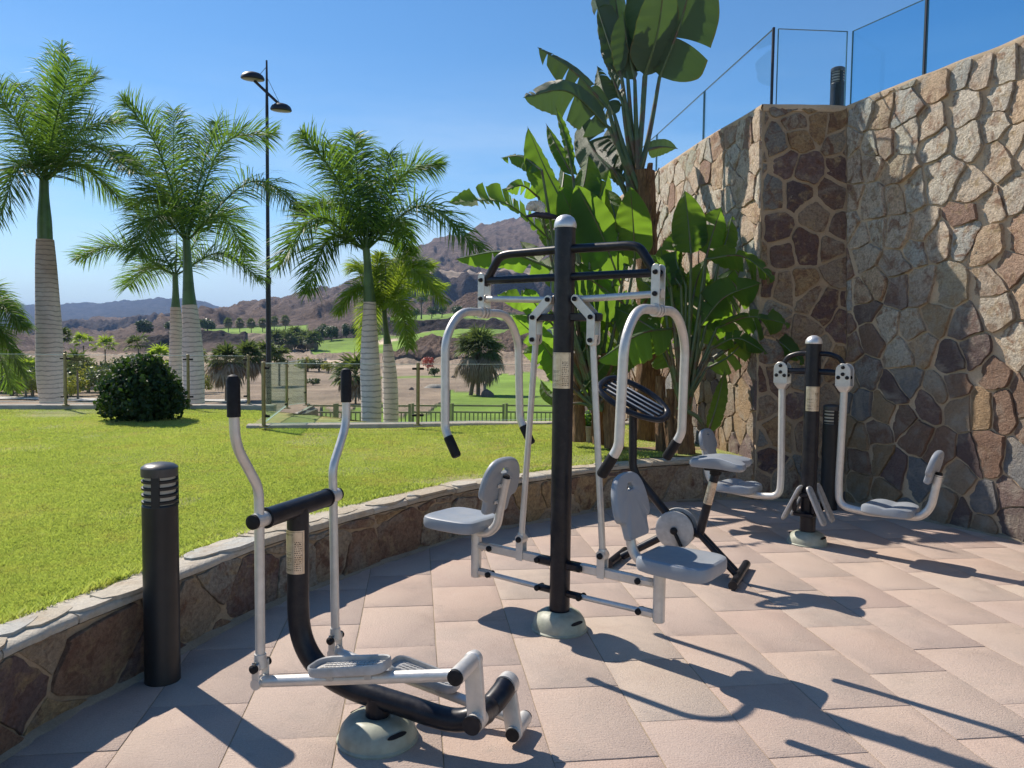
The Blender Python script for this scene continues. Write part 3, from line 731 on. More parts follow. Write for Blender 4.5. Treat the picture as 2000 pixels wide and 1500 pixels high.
# =================================================================== TERRAIN
def build_terrain():
    XS = [-900, 0, 60, 150, 300, 340, 400, 430, 460, 500, 520, 560, 590, 640, 700, 745, 780, 800, 830, 900, 940, 1000, 1080, 1150, 1500, 2900]
    def row(Y, pairs):
        xs, ys = zip(*pairs); yy = np.interp(XS, xs, ys)
        return Y, [at(x, y, Y).z for x, y in zip(XS, yy)]
    R = [(12.9, [-.5]*len(XS)), (14.5, [-.75]*len(XS)), (19, [-1.35]*len(XS)), (27, [-2.05]*len(XS)),
         row(46, [(0, 784), (400, 786), (1000, 788)]), row(56, [(0, 766), (400, 772), (700, 772), (1000, 772)]),
         row(80, [(0, 742), (400, 750), (600, 746), (1000, 741)]), row(110, [(0, 722), (400, 726), (600, 722), (800, 718), (1000, 716)]),
         row(122, [(0, 716), (400, 718), (700, 712), (745, 712), (900, 707), (1000, 705)]),
         row(133, [(0, 708), (400, 706), (700, 703), (745, 703), (780, 690), (830, 675), (900, 676), (940, 668), (1000, 660), (1080, 668)]),
         row(145, [(0, 704), (400, 700), (600, 698), (700, 698), (745, 699), (780, 679), (830, 663), (900, 661), (940, 650), (1000, 641), (1080, 655), (1150, 665)]),
         row(156, [(0, 700), (400, 696), (600, 695), (700, 695), (745, 700), (780, 695), (830, 688), (900, 682), (940, 672), (1000, 668), (1080, 680)]),
         row(185, [(0, 696), (150, 693), (300, 693), (400, 691), (500, 687), (600, 691), (700, 690), (800, 676), (900, 657), (1000, 655), (1150, 660)]),
         row(240, [(0, 692), (150, 686), (300, 690), (400, 676), (500, 668), (600, 664), (650, 659), (700, 657), (800, 646), (900, 640), (1000, 641), (1150, 640)]),
         row(246, [(0, 688), (150, 684), (280, 682), (300, 652), (400, 650), (500, 653), (600, 650), (700, 641), (800, 626), (900, 622), (1000, 625), (1150, 620)]),
         row(300, [(0, 684), (150, 680), (280, 664), (340, 645), (400, 647), (500, 646), (560, 638), (600, 638), (700, 633), (800, 620), (900, 617), (1000, 619)]),
         row(330, [(0, 682), (150, 678), (280, 664), (400, 644), (500, 641), (600, 636), (700, 626), (800, 617), (900, 613), (1000, 615)]),
         row(450, [(0, 676), (150, 674), (300, 662), (400, 636), (500, 628), (600, 622), (700, 612), (800, 612), (900, 610), (1000, 612)]),
         row(560, [(0, 674), (300, 662), (400, 630), (500, 618), (600, 612), (700, 604), (800, 609), (900, 609), (1000, 610)]),
         row(700, [(0, 673), (150, 672), (300, 662), (400, 624), (500, 612), (600, 604), (700, 592), (760, 598), (800, 606), (900, 607), (1000, 605), (1150, 600)]),
         row(722, [(0, 673), (300, 662), (400, 622), (500, 610), (600, 600), (700, 578), (760, 560), (800, 547), (900, 541), (1000, 538), (1150, 530)]),
         row(800, [(0, 673), (300, 662), (400, 619), (500, 606), (600, 594), (700, 570), (780, 545), (900, 536), (1000, 532), (1150, 520)]),
         row(900, [(0, 673), (150, 671), (300, 660), (400, 616), (500, 603), (600, 588), (700, 562), (780, 532), (800, 528), (900, 512), (1000, 500), (1150, 480)]),
         row(925, [(0, 664), (60, 655), (110, 640), (150, 638), (300, 629), (340, 628), (400, 613), (500, 601), (600, 584), (700, 558), (780, 520), (900, 498), (1000, 478), (1150, 455)]),
         row(1200, [(0, 652), (150, 636), (300, 628), (400, 613), (430, 611), (460, 608), (500, 598), (520, 592), (560, 588), (590, 573), (640, 572), (700, 542), (780, 502), (800, 487), (830, 479), (900, 462), (960, 436), (1000, 429), (1150, 400), (1500, 390), (2900, 400)]),
         row(1500, [(0, 650), (300, 632), (460, 630), (600, 610), (800, 540), (1000, 480), (2900, 450)]),
         row(2200, [(0, 636), (150, 630), (300, 620), (400, 616), (460, 618), (600, 618), (1000, 600), (2900, 600)]),
         row(3000, [(-900, 600), (0, 597), (150, 595), (200, 592), (300, 586), (345, 584), (395, 588), (400, 592), (430, 603), (450, 606), (470, 612), (1000, 615)]),
         row(3900, [(-900, 625), (0, 625), (300, 620), (1000, 630)]), (9000, [-40]*len(XS))]
    YS = np.array([r[0] for r in R]); Z = np.array([r[1] for r in R])
    # fine rows
    ys = []
    for a, b_ in zip(YS[:-1], YS[1:]):
        n = 9 if a < 300 else 22
        if b_-a < 30 and a > 200: n = 12
        if b_ > 3000: n = 14
        ys += list(np.linspace(a, b_, n, endpoint=False))
    ys.append(YS[-1]); ys = np.array(ys)
    px = np.concatenate([np.arange(-900, -40, 20), np.arange(-40, 1120, 2.0), np.arange(1120, 2900, 25)])
    Zi = np.empty((len(ys), len(px)))
    Zx = np.array([np.interp(px, XS, z) for z in Z])
    for j in range(len(px)): Zi[:, j] = np.interp(ys, YS, Zx[:, j])
    PXg, Yg = np.meshgrid(px, ys); Xg = (PXg-1000)/FPX*Yg
    # rocky relief, in world space
    nzv = np.zeros_like(Zi)
    for i in range(len(ys)):
        Y = ys[i]
        if Y < 16: continue
        k = 1.0 if Y > 400 else .35
        for j in range(len(px)):
            if Y < 120: s = .10*noise.noise(Vector((Xg[i, j]*.25, Y*.25, 0)))
            else:
                v = Vector((Xg[i, j], Y*.8, Zi[i, j]*1.5))
                amp = 1.9 if Y < 200 else 2.4 if Y < 400 else (9 if Y < 1050 else 6 if Y < 1300 else 11)
                sc = .16 if Y < 200 else .06 if Y < 400 else (.018 if Y < 1300 else .006); amp *= 1.25 if Y > 400 else 1
                s = amp*(noise.noise(v*sc)+.6*noise.noise(v*sc*2.3)+.4*noise.noise(v*sc*5.1)+.25*noise.noise(v*sc*11))*.8
                if Y > 400: s += amp*(.35-.9*abs(noise.noise(Vector((Xg[i, j]*sc*2.6, 3, Zi[i, j]*sc*.5)))))+amp*.35*(.5-abs(noise.noise(v*sc*7)))
            nzv[i, j] = s
    # classes: 0 dirt 1 dry pale 2 grass 3 rock 4 sand 5 dark stone wall 6 cliff 7 far ridge 8 path
    cls = np.zeros_like(Zi); damp = np.ones_like(Zi)
    P = PXg; Y = Yg
    wob = np.sin(P*.045)*4+np.sin(P*.11+1)*2
    cls[(Y >= 14)] = 1
    cls[(Y < 27) & (P > 560)] = 2
    g1 = (Y >= 27) & (Y < np.where(P > 860+wob*5, 60, 41)+wob) & (P > 620+wob*4); cls[g1] = 2
    cls[(Y >= 60+wob) & (Y < 86+wob*2) & (P > 965+wob*3)] = 2
    cls[(Y > 84) & (Y < 88) & (P > 735) & (P < 870)] = 2
    cls[(Y > 126) & (Y < 160) & (P > 748) & (P < 1200)] = 3
    gr = (Y >= 172) & (Y < 236) & (P > 598+(236-Y)*.15+wob) & (P < 1300); cls[gr] = 2
    cls[(Y >= 206) & (Y < 240) & (P > 640) & (P < 1300)] = 2
    cls[((P-752)/26)**2+((Y-212)/10)**2 < 1] = 4
    cls[((P-800)/45)**2+((Y-238)/9)**2 < 1] = 1
    cls[((P-795)/50)**2+((Y-113)/5)**2 < 1] = 4; cls[((P-672)/55)**2+((Y-128)/5)**2 < 1] = 4
    cls[(Y >= 239) & (Y < 250) & ~((P > 480) & (P < 590))] = 5
    cls[(Y >= 239) & (Y < 250) & (P < 285)] = 0
    cls[(Y >= 250) & (Y < 335) & (P > 330)] = 2
    cls[(Y >= 250) & (Y < 335) & (P > 600) & (P < 760)] = 3
    cls[(Y >= 250) & (Y < 335) & (P < 330)] = 3
    cls[(Y >= 186) & (Y < 240) & (P < 560)] = 0; cls[(Y >= 200) & (Y < 240) & (P < 480) & (P > 280)] = 3
    cls[(Y >= 335)] = 3; cls[(Y > 690) & (Y < 735) & (P > 700)] = 6; cls[(Y >= 735) & (Y < 790) & (P > 690)] = 1
    cls[(Y > 895) & (Y < 940) & (P < 420)] = 6; cls[(Y > 1300)] = 7
    damp[(cls == 2) & (Y < 60)] = .4; damp[(cls == 2) & (Y > 160)] = .25; damp[cls == 4] = .2; damp[cls == 1] *= .6; damp[(cls == 0)] = .5
    Zi = Zi+nzv*damp
    V = np.stack([Xg, Yg, Zi], -1).reshape(-1, 3); nr, nc = Zi.shape
    idx = np.arange(nr*nc).reshape(nr, nc)
    F = np.stack([idx[:-1, :-1], idx[:-1, 1:], idx[1:, 1:], idx[1:, :-1]], -1).reshape(-1, 4)
    m = Mat('terrain', rough=.95, spec=.2)
    a = m.n('Attribute', attribute_name='ground'); o = m.obj()
    big = m.noise(.02, 8, .7); mid = m.noise(.12, 8, .7); fine = m.noise(1.2, 6, .7); big2 = m.noise(.035, 7, .65, None, 1.0)
    c = m.mix(.45, a.outputs['Color'], m.ramp(mid, [(.35, (.40, .38, .37)), (.65, (1.45, 1.4, 1.35))]), 'MULTIPLY')
    c = m.mix(.75, c, m.ramp(big, [(.35, (.5, .47, .47)), (.65, (1.35, 1.3, 1.25))]), 'MULTIPLY'); c = m.mix(m.math('MULTIPLY', m.ramp(big2, [(.5, (0, 0, 0)), (.6, (.55,)*3)]), a.outputs['Alpha']), c, (.15, .12, .105))
    c = m.mix(.35, c, m.ramp(fine, [(.3, (.55,)*3), (.7, (1.25,)*3)]), 'MULTIPLY')
    m.color(c)
    q = m.n('Bump'); q.inputs['Distance'].default_value = 14.0; m.l(m.math('MULTIPLY', m.math('ADD', mid, m.noise(.5, 6, .7)), a.outputs['Alpha']), q.inputs['Height']); m.l(q.outputs[0], m.b.inputs['Normal'])
    ob = fast_mesh('terrain', V, F, m.m, smooth=True); me = ob.data
    tab = np.array([(.27, .20, .14, .12), (.35, .28, .205, .05), (.19, .31, .045, .01), (.34, .255, .205, 1), (.62, .50, .37, .02), (.085, .07, .07, 1), (.17, .135, .12, 1), (.06, .065, .07, 1), (.5, .47, .42, 0)])
    # soften class borders by averaging along rows/cols
    colr = tab[cls.astype(int)]
    k = colr.copy(); k[:, 1:-1] = (colr[:, 2:]+colr[:, :-2]+2*colr[:, 1:-1])/4
    at_ = me.attributes.new('ground', 'FLOAT_COLOR', 'POINT'); at_.data.foreach_set('color', k.reshape(-1).astype(np.float32))
    tag(ob, kind='structure', label='golf course valley and bare brown hills beyond the fence')
    return px, ys, Zi
TPX, TYS, TZ = build_terrain()
def tz(px, Y):
    i = int(np.clip(np.searchsorted(TYS, Y), 1, len(TYS)-1)); t = (Y-TYS[i-1])/(TYS[i]-TYS[i-1])
    za = np.interp(px, TPX, TZ[i-1]); zb = np.interp(px, TPX, TZ[i]); return float(za+(zb-za)*t)
def onT(px, Y, dz=0):
    return Vector(((px-1000)/FPX*Y, Y, tz(px, Y)+dz))
b = MB(); b.quad((-60, -40, -.62), (60, -40, -.62), (60, 13.2, -.62), (-60, 13.2, -.62))
tag(b.build('ground', m_soil), kind='structure', label='earth below the terrace')
# pale path in the valley at the left
b = MB(); rs = []
for i in range(40):
    px = -80+i*14.5; y0 = 47+.6*sin(i*.3); a_ = onT(px, y0, .06); c_ = onT(px, y0+2.6, .07); rs.append([a_, c_])
b.rings(rs, close=False, cap0=False, cap1=False); tag(b.build('path', road_m()), kind='structure', label='pale path crossing the valley floor beyond the left fence')


# =================================================================== FITNESS MACHINES
def frame2(v=0):
    pass
def boot(parent, R=.147, H=.107, wa=-48):
    b = MB(); b.lathe([(R+.006, 0), (R+.007, .008), (R, .014), (R*.985, .03), (R*.93, .055), (R*.80, H*.78), (R*.62, H*.93), (R*.47, H), (R*.40, H-.004)], seg=48)
    o = b.build('base_boot', m_boot, parent)
    h = MB()
    for a in (radians(wa)-parent.rotation_euler.z, radians(wa+180)-parent.rotation_euler.z):
        c = Vector((cos(a)*R*.88, sin(a)*R*.88, .062)); t = Vector((-sin(a), cos(a), 0)); up = Vector((-cos(a)*.62, -sin(a)*.62, .78))
        out = [(.030*cos(k*pi/8)+(.012 if cos(k*pi/8) > 0 else -.012), .009*sin(k*pi/8)) for k in range(16)]
        h.plate(out, c, t, up, t.cross(up), .006)
    build_each(h, 'boot_slot', m_rubber, o); return o
def bolt(b, p, ax, r=.0125, l=.012):
    p = Vector(p); ax = Vector(ax).normalized(); b.tube([p-ax*l, p-ax*(l*.2), p+ax*l*.6, p+ax*l], [r, r, r*.95, r*.6], 16)
def info_plate(parent, r, z0, z1, ang0, ang1, axis_p=(0, 0), tilt=None, text=None, seedv=1, name='information_plate'):
    """thin curved metal plate wrapped on a vertical round post, with engraved lines"""
    def P(a, z, o=0): 
        p = Vector((axis_p[0]+(r+o)*cos(a), axis_p[1]+(r+o)*sin(a), z)); return tilt(p) if tilt else p
    b = MB(); N = 14; rs = []
    for i in range(N+1):
        a = ang0+(ang1-ang0)*i/N; rs.append([P(a, z0, .0006), P(a, z1, .0006), P(a, z1, .0022), P(a, z0, .0022)])
    b.rings(rs); o = b.build(name, m_plate, parent)
    rg = random.Random(seedv); k = MB(); o_ = .0026
    def mark(f0, f1, g0, g1):
        n = max(1, int((f1-f0)*10)); 
        for i in range(n):
            a0 = ang0+(ang1-ang0)*(f0+(f1-f0)*i/n); a1 = ang0+(ang1-ang0)*(f0+(f1-f0)*(i+1)/n)
            k.quad(P(a0, z0+(z1-z0)*g0, o_), P(a1, z0+(z1-z0)*g0, o_), P(a1, z0+(z1-z0)*g1, o_), P(a0, z0+(z1-z0)*g1, o_))
    for g in (.10, .22, .36, .495): mark(.08, .52, g, g+.006)
    mark(.10, .105, .05, .9); mark(.53, .535, .05, .85); mark(.92, .93, .05, .97); mark(.07, .93, .965, .972)
    for g in np.arange(.06, .50, .022):
        if rg.random() < .8: mark(.14, .14+rg.uniform(.15, .34), g, g+.008)
    for g in np.arange(.08, .78, .05):
        x = .6
        while x < .86: l = rg.uniform(.02, .07); mark(x, x+l, g, g+.02); x += l+rg.uniform(.02, .05)
    # small exercise figure: ring of short strokes
    for i in range(10):
        a = 2*pi*i/10; mark(.72+.09*cos(a)-.01, .72+.09*cos(a)+.02, .70+.03*sin(a), .712+.03*sin(a))
    k.build('engraving', m_ink, o)
    if text:
        cu = bpy.data.curves.new('t', 'FONT'); cu.body = text; cu.size = 1; cu.extrude = 0; cu.resolution_u = 3
        to = bpy.data.objects.new('t', cu); COL.objects.link(to); bpy.context.view_layer.update()
        me = bpy.data.meshes.new_from_object(to.evaluated_get(bpy.context.evaluated_depsgraph_get())); bpy.data.objects.remove(to)
        xs = [v.co.x for v in me.vertices]; ys = [v.co.y for v in me.vertices]; w_ = max(xs)-min(xs); h_ = max(ys)-min(ys)
        for v in me.vertices:
            f = (v.co.x-min(xs))/w_; g = (v.co.y-min(ys))/h_
            a = ang0+(ang1-ang0)*(.10+.44*f); v.co = P(a, z0+(z1-z0)*(.885+.045*g), .0028)
        me.materials.clear(); me.materials.append(m_ink); t = bpy.data.objects.new('lettering', me); COL.objects.link(t); t.parent = o
    return o

def pad_mesh(b, out, o, ex, ey, ez, th, bev=.018, dish=0):
    """cushion: rounded slab with several inset rings so that the top can be dished"""
    o = Vector(o); ex = Vector(ex); ey = Vector(ey); ez = Vector(ez)
    cx = sum(p[0] for p in out)/len(out); cy = sum(p[1] for p in out)/len(out)
    def ring(s, z): return [o+ex*(cx+(p[0]-cx)*s)+ey*(cy+(p[1]-cy)*s)+ez*z for p in out]
    R = max(hypot(p[0]-cx, p[1]-cy) for p in out); k = bev/R
    b.rings([ring(.5, 0), ring(1-k*1.2, 0), ring(1-k*.35, bev*.3), ring(1, bev), ring(1, th-bev), ring(1-k*.3, th-bev*.3), ring(1-k, th), ring(.8, th-dish*.25), ring(.5, th-dish), ring(.2, th-dish)])
def rrect(w_, h_, r, n=5, taper=0):
    out = []
    for cx, cy, a0 in ((w_/2-r, h_/2-r, 0), (-w_/2+r, h_/2-r, 90), (-w_/2+r, -h_/2+r, 180), (w_/2-r, -h_/2+r, 270)):
        for i in range(n+1):
            a = radians(a0+90*i/n); out.append((cx+r*cos(a), cy+r*sin(a)))
    if taper: out = [(x, y*(1-taper*(x/w_+.5))) for x, y in out]
    return out

def backrest_outline(W=.165, H=.325):
    # y up, x lateral: domed top, full shoulders, notch and narrower foot
    pr = [(0, 1), (.35, .985), (.62, .93), (.82, .82), (.94, .68), (1.0, .50), (.99, .38), (.90, .30), (.74, .27), (.66, .22), (.64, .12), (.62, .03), (.52, 0), (.25, 0)]
    P = catmull([Vector((x, y, 0)) for x, y in pr], 3)
    R = [(p.x*W, p.y*H) for p in P]; Lf = [(-x, y) for x, y in R[::-1] if x > 1e-4]
    return R+Lf
def seat_outline(Ln, W):
    # x along the seat (0 = back), y lateral; rounded, a little wider at the front
    pr = [(0, .62), (.04, .78), (.15, .90), (.40, .97), (.70, 1.0), (.88, .95), (.97, .78), (1.0, .45), (1.0, 0)]
    P = catmull([Vector((x, y, 0)) for x, y in pr], 3)
    A_ = [(p.x*Ln, p.y*W/2) for p in P]; return A_+[(x, -y) for x, y in A_[::-1] if y > 1e-4]

def pad_with_hole(b, out, hole, o, ex, ey, ez, th, bev=.014):
    """cushion with a hand hole: front and back faces are bridged between outline and hole"""
    o = Vector(o); ex = Vector(ex); ey = Vector(ey); ez = Vector(ez)
    n = len(out); cx, cy = sum(p[0] for p in hole)/len(hole), sum(p[1] for p in hole)/len(hole)
    hl = []
    for p in out:
        a = atan2(p[1]-cy, p[0]-cx); best = None
        for i in range(len(hole)):
            x0, y0 = hole[i]; x1, y1 = hole[(i+1) % len(hole)]
            dx, dy = cos(a), sin(a); ex_, ey_ = x1-x0, y1-y0; den = dx*ey_-dy*ex_
            if abs(den) < 1e-9: continue
            t = ((x0-cx)*ey_-(y0-cy)*ex_)/den; u = ((x0-cx)*dy-(y0-cy)*dx)/den
            if t > 0 and -1e-6 <= u <= 1+1e-6: best = t
        t = best or .01; hl.append((cx+cos(a)*t, cy+sin(a)*t))
    gx = sum(p[0] for p in out)/n; gy = sum(p[1] for p in out)/n; R = max(hypot(p[0]-gx, p[1]-gy) for p in out); k = bev/R
    def P(p, z): return o+ex*p[0]+ey*p[1]+ez*z
    def sc(s, z): return [P((gx+(p[0]-gx)*s, gy+(p[1]-gy)*s), z) for p in out]
    def ho(s, z): return [P((q[0]+(cx-q[0])*(-s), q[1]+(cy-q[1])*(-s)), z) for q in hl]
    loop = [sc(1-k, 0), sc(1-k*.3, bev*.3), sc(1, bev), sc(1, th-bev), sc(1-k*.3, th-bev*.3), sc(1-k, th), ho(.3, th), ho(0, th-.006), ho(0, .006), ho(.3, 0), sc(1-k, 0)]
    b.rings(loop, True, False, False)

# ---- chest press station (the tall one in the middle) ---------------------------
def chest_press():
    t = thing('chest_press_machine', 'tallest gym machine in the middle, dark post with silver hanging push bars and two seats', 'gym machine', (.273, 4.11, 0), radians(-36.6))
    boot(t)
    b = MB(); b.tube([(0, 0, .09), (0, 0, 2.172)], .0555, 36); b.build('post', m_black, t)
    b = MB(); b.lathe([(.0585, 2.163), (.060, 2.170), (.060, 2.180), (.056, 2.197), (.046, 2.215), (.028, 2.229), (.010, 2.234)], seg=32); b.build('post_cap', m_cap, t)
    a0 = radians(-100+36.6); info_plate(t, .0555, 1.315, 1.505, radians(-172+36.6), radians(-52+36.6), seedv=3)
    b = MB()
    for s in (-1, 1):
        b.tube([(s*.03, 0, 2.052), (s*.38, 0, 2.048), (s*.44, 0, 2.035), (s*.545, 0, 1.885)], .0235, 16, bend=7)
        b.tube([(s*.03, 0, 1.906), (s*.545, 0, 1.906)], .0215, 16)
        b.box((s*.13, 0, 1.692), (.20, 0, 0), (0, .038, 0), (0, 0, .042), .006)
    b.build('top_frame', m_black, t)
    bt = MB()
    for s in (-1, 1):
        for v in (-.03, .03):
            hp = MB(); hp.plate([(x, y) for x, y in rrect(.046, .235, .022)], (s*.545, v-.003, 1.83), (1, 0, 0), (0, 0, 1), (0, 1, 0), .006, .0015, 1); hp.build('hanger_plate', m_silver, t)
            ep = MB()
            # elbow: slanted then vertical
            pts = [(.085, 1.787), (.183, 1.692), (.183, 1.568)]; w_ = .024; out = []
            P = [Vector((p[0], p[1])) for p in pts]
            d0 = (P[1]-P[0]).normalized(); d1 = (P[2]-P[1]).normalized(); n0 = Vector((d0.y, -d0.x)); n1 = Vector((d1.y, -d1.x)); nm = (n0+n1).normalized()/cos((n0.angle(n1))/2)
            left = [P[0]+n0*w_, P[1]+nm*w_, P[2]+n1*w_]; right = [P[2]-n1*w_, P[1]-nm*w_, P[0]-n0*w_]
            cap1 = [P[2]+(n1*cos(a)+d1*sin(a))*w_ for a in np.linspace(0, pi, 7)[1:-1]]; cap0 = [P[0]+(-n0*cos(a)-d0*sin(a))*w_ for a in np.linspace(0, pi, 7)[1:-1]]
            out = [(p.x*s, p.y) for p in left+cap1+right+cap0]
            ep.plate(out, (0, v*.95-.003, 0), (1, 0, 0), (0, 0, 1), (0, 1, 0), .006, .001, 1); ep.build('elbow_plate', m_silver, t)
        for (u, z) in ((.545, 1.908), (.545, 1.802), (.085, 1.787), (.183, 1.692), (.183, 1.572)):
            bolt(bt, (s*u, -.036, z), (0, -1, 0)); bolt(bt, (s*u, .036, z), (0, 1, 0))
        # clamp rings on the U bar
        cl = MB()
        for v in (-.032, -.002, .028):
            cl.lathe([(.0235, -.009), (.031, -.009), (.033, -.004), (.033, .004), (.031, .009), (.0235, .009)], (s*.545, v, 1.722), 24, (0, 1, 0))
        build_each(cl, 'clamp_ring', m_silver, t)
        r = MB(); r.tube([(s*.095, 0, 1.786), (s*.535, 0, 1.802)], .0175, 18); r.tube([(s*.07, 0, 1.785), (s*.105, 0, 1.787)], .022, 18); r.tube([(s*.53, 0, 1.802), (s*.57, 0, 1.803)], .024, 18); r.build('link_rod', m_silver, t)
        r = MB(); r.tube([(s*.183, 0, 1.60), (s*.183, 0, 1.535)], [.025, .016], 18); r.tube([(s*.183, 0, 1.54), (s*.262, 0, .46)], .0175, 18); r.tube([(s*.262, 0, .485), (s*.264, 0, .44)], [.022, .028], 18); r.build('push_rod', m_silver, t)
        u = MB(); pth = [(s*.452, -.35, .955), (s*.535, -.345, 1.09)]
        pp = [(s*.535, -.345, 1.085), (s*.545, -.34, 1.60), (s*.545, -.17, 1.724), (s*.545, .17, 1.724), (s*.545, .34, 1.60), (s*.535, .345, 1.085)]
        # bent leg ends lean towards the post
        pp = [(s*.505, -.347, 1.035)]+[(s*.533, -.345, 1.085), (s*.545, -.335, 1.58), (s*.545, -.215, 1.724), (s*.545, .215, 1.724), (s*.545, .335, 1.58), (s*.533, .345, 1.085)]+[(s*.505, .347, 1.035)]
        u.tube(pp, .0235, 20, bend=9); ub = u.build('push_bar', m_silver, t)
        for v in (-1, 1):
            g = MB(); g.tube([(s*.508, v*.347, 1.040), (s*.448, v*.348, .945), (s*.444, v*.348, .938)], [.0265, .0265, .02], 18); g.build('hand_grip', m_rubber, ub)
        # lower parallelogram
        lb = MB(); lb.box((s*.315, 0, .362), (.37, 0, 0), (0, .034, 0), (0, 0, .050), .006)
        lb.box((s*.262, -.021, .395), (.045, 0, 0), (0, .007, 0), (0, 0, .125), .002); lb.box((s*.262, .021, .395), (.045, 0, 0), (0, .007, 0), (0, 0, .125), .002)
        lb.tube([(s*.262, -.026, .452), (s*.262, .026, .452)], .027, 18)
        lb.build('upper_link', m_silver, t)
        lo = MB(); lo.tube([(s*.11, 0, .203), (s*.49, 0, .207)], .0145, 16); lo.build('lower_link', m_silver, t)
        bk = MB()
        for z in (.360, .203): bk.box((s*.095, 0, z), (.11, 0, 0), (0, .054 if z > .3 else .040, 0), (0, 0, .046 if z > .3 else .034), .010)
        build_each(bk, 'pivot_bracket', m_black, t)
        for (uu, z, q) in ((.262, .452, .030), (.135, .360, .030), (.135, .203, .026), (.478, .362, .024), (.485, .207, .024)):
            bolt(bt, (s*uu, -q, z), (0, -1, 0), .0165, .010); bolt(bt, (s*uu, q, z), (0, 1, 0), .0165, .010)
        st = MB(); st.tube([(s*.588, 0, .172), (s*.588, 0, .176), (s*.588, 0, .452)], [.027, .0305, .0305], 24)
        for z in (.362, .207): st.box((s*.520, 0, z), (.10, 0, 0), (0, .042, 0), (0, 0, .044), .012)
        st.build('seat_stem', m_silver, t)
        se = MB(); pad_mesh(se, [(x*s, y) for x, y in seat_outline(.375, .355)], (s*.515, 0, .452), (1, 0, 0), (0, 1, 0), (0, 0, 1), .074, .022, .008); se.build('seat', m_seat, t)
        # bent tube that carries the backrest
        bs = MB(); bs.tube([(s*.60, 0, .435), (s*.50, 0, .445), (s*.435, 0, .50), (s*.395, 0, .70), (s*.372, 0, .785)], .0255, 20, bend=8); bso = bs.build('backrest_tube', m_silver, t)
        kb = MB(); kb.tube([(s*.374, 0, .78), (s*.366, 0, .80)], [.024, .015], 16)
        kb.build('tube_plug', m_rubber, bso)
        ax = Vector((s*-.24, 0, .97)).normalized()
        nrm = Vector((s*.97, 0, .24)).normalized()
        o0 = Vector((s*.452, 0, .575))+nrm*(-.012)
        hole = [(x, y+.262) for x, y in rrect(.062, .034, .012, 3)]; hole = [(x*(1.15 if y < .262 else .8), y) for x, y in hole]
        br = MB(); pad_with_hole(br, backrest_outline(.168, .335), hole, o0, (0, 1, 0), ax, nrm, .042, .016); br.build('backrest', m_seat, t)
        bb = MB()
        for h in (.075, .175):
            for v in (-.035, .035):
                c = o0+ax*h+Vector((0, v, 0))-nrm*.006; bb.box(c, (0, .034, 0), ax*.022, nrm*.010, .003); bolt(bb, c-nrm*.006, -nrm, .006, .005)
        build_each(bb, 'backrest_bracket', m_silver, bso)
    build_each(bt, 'bolt', m_rubber, t)
    return t
chest_press()

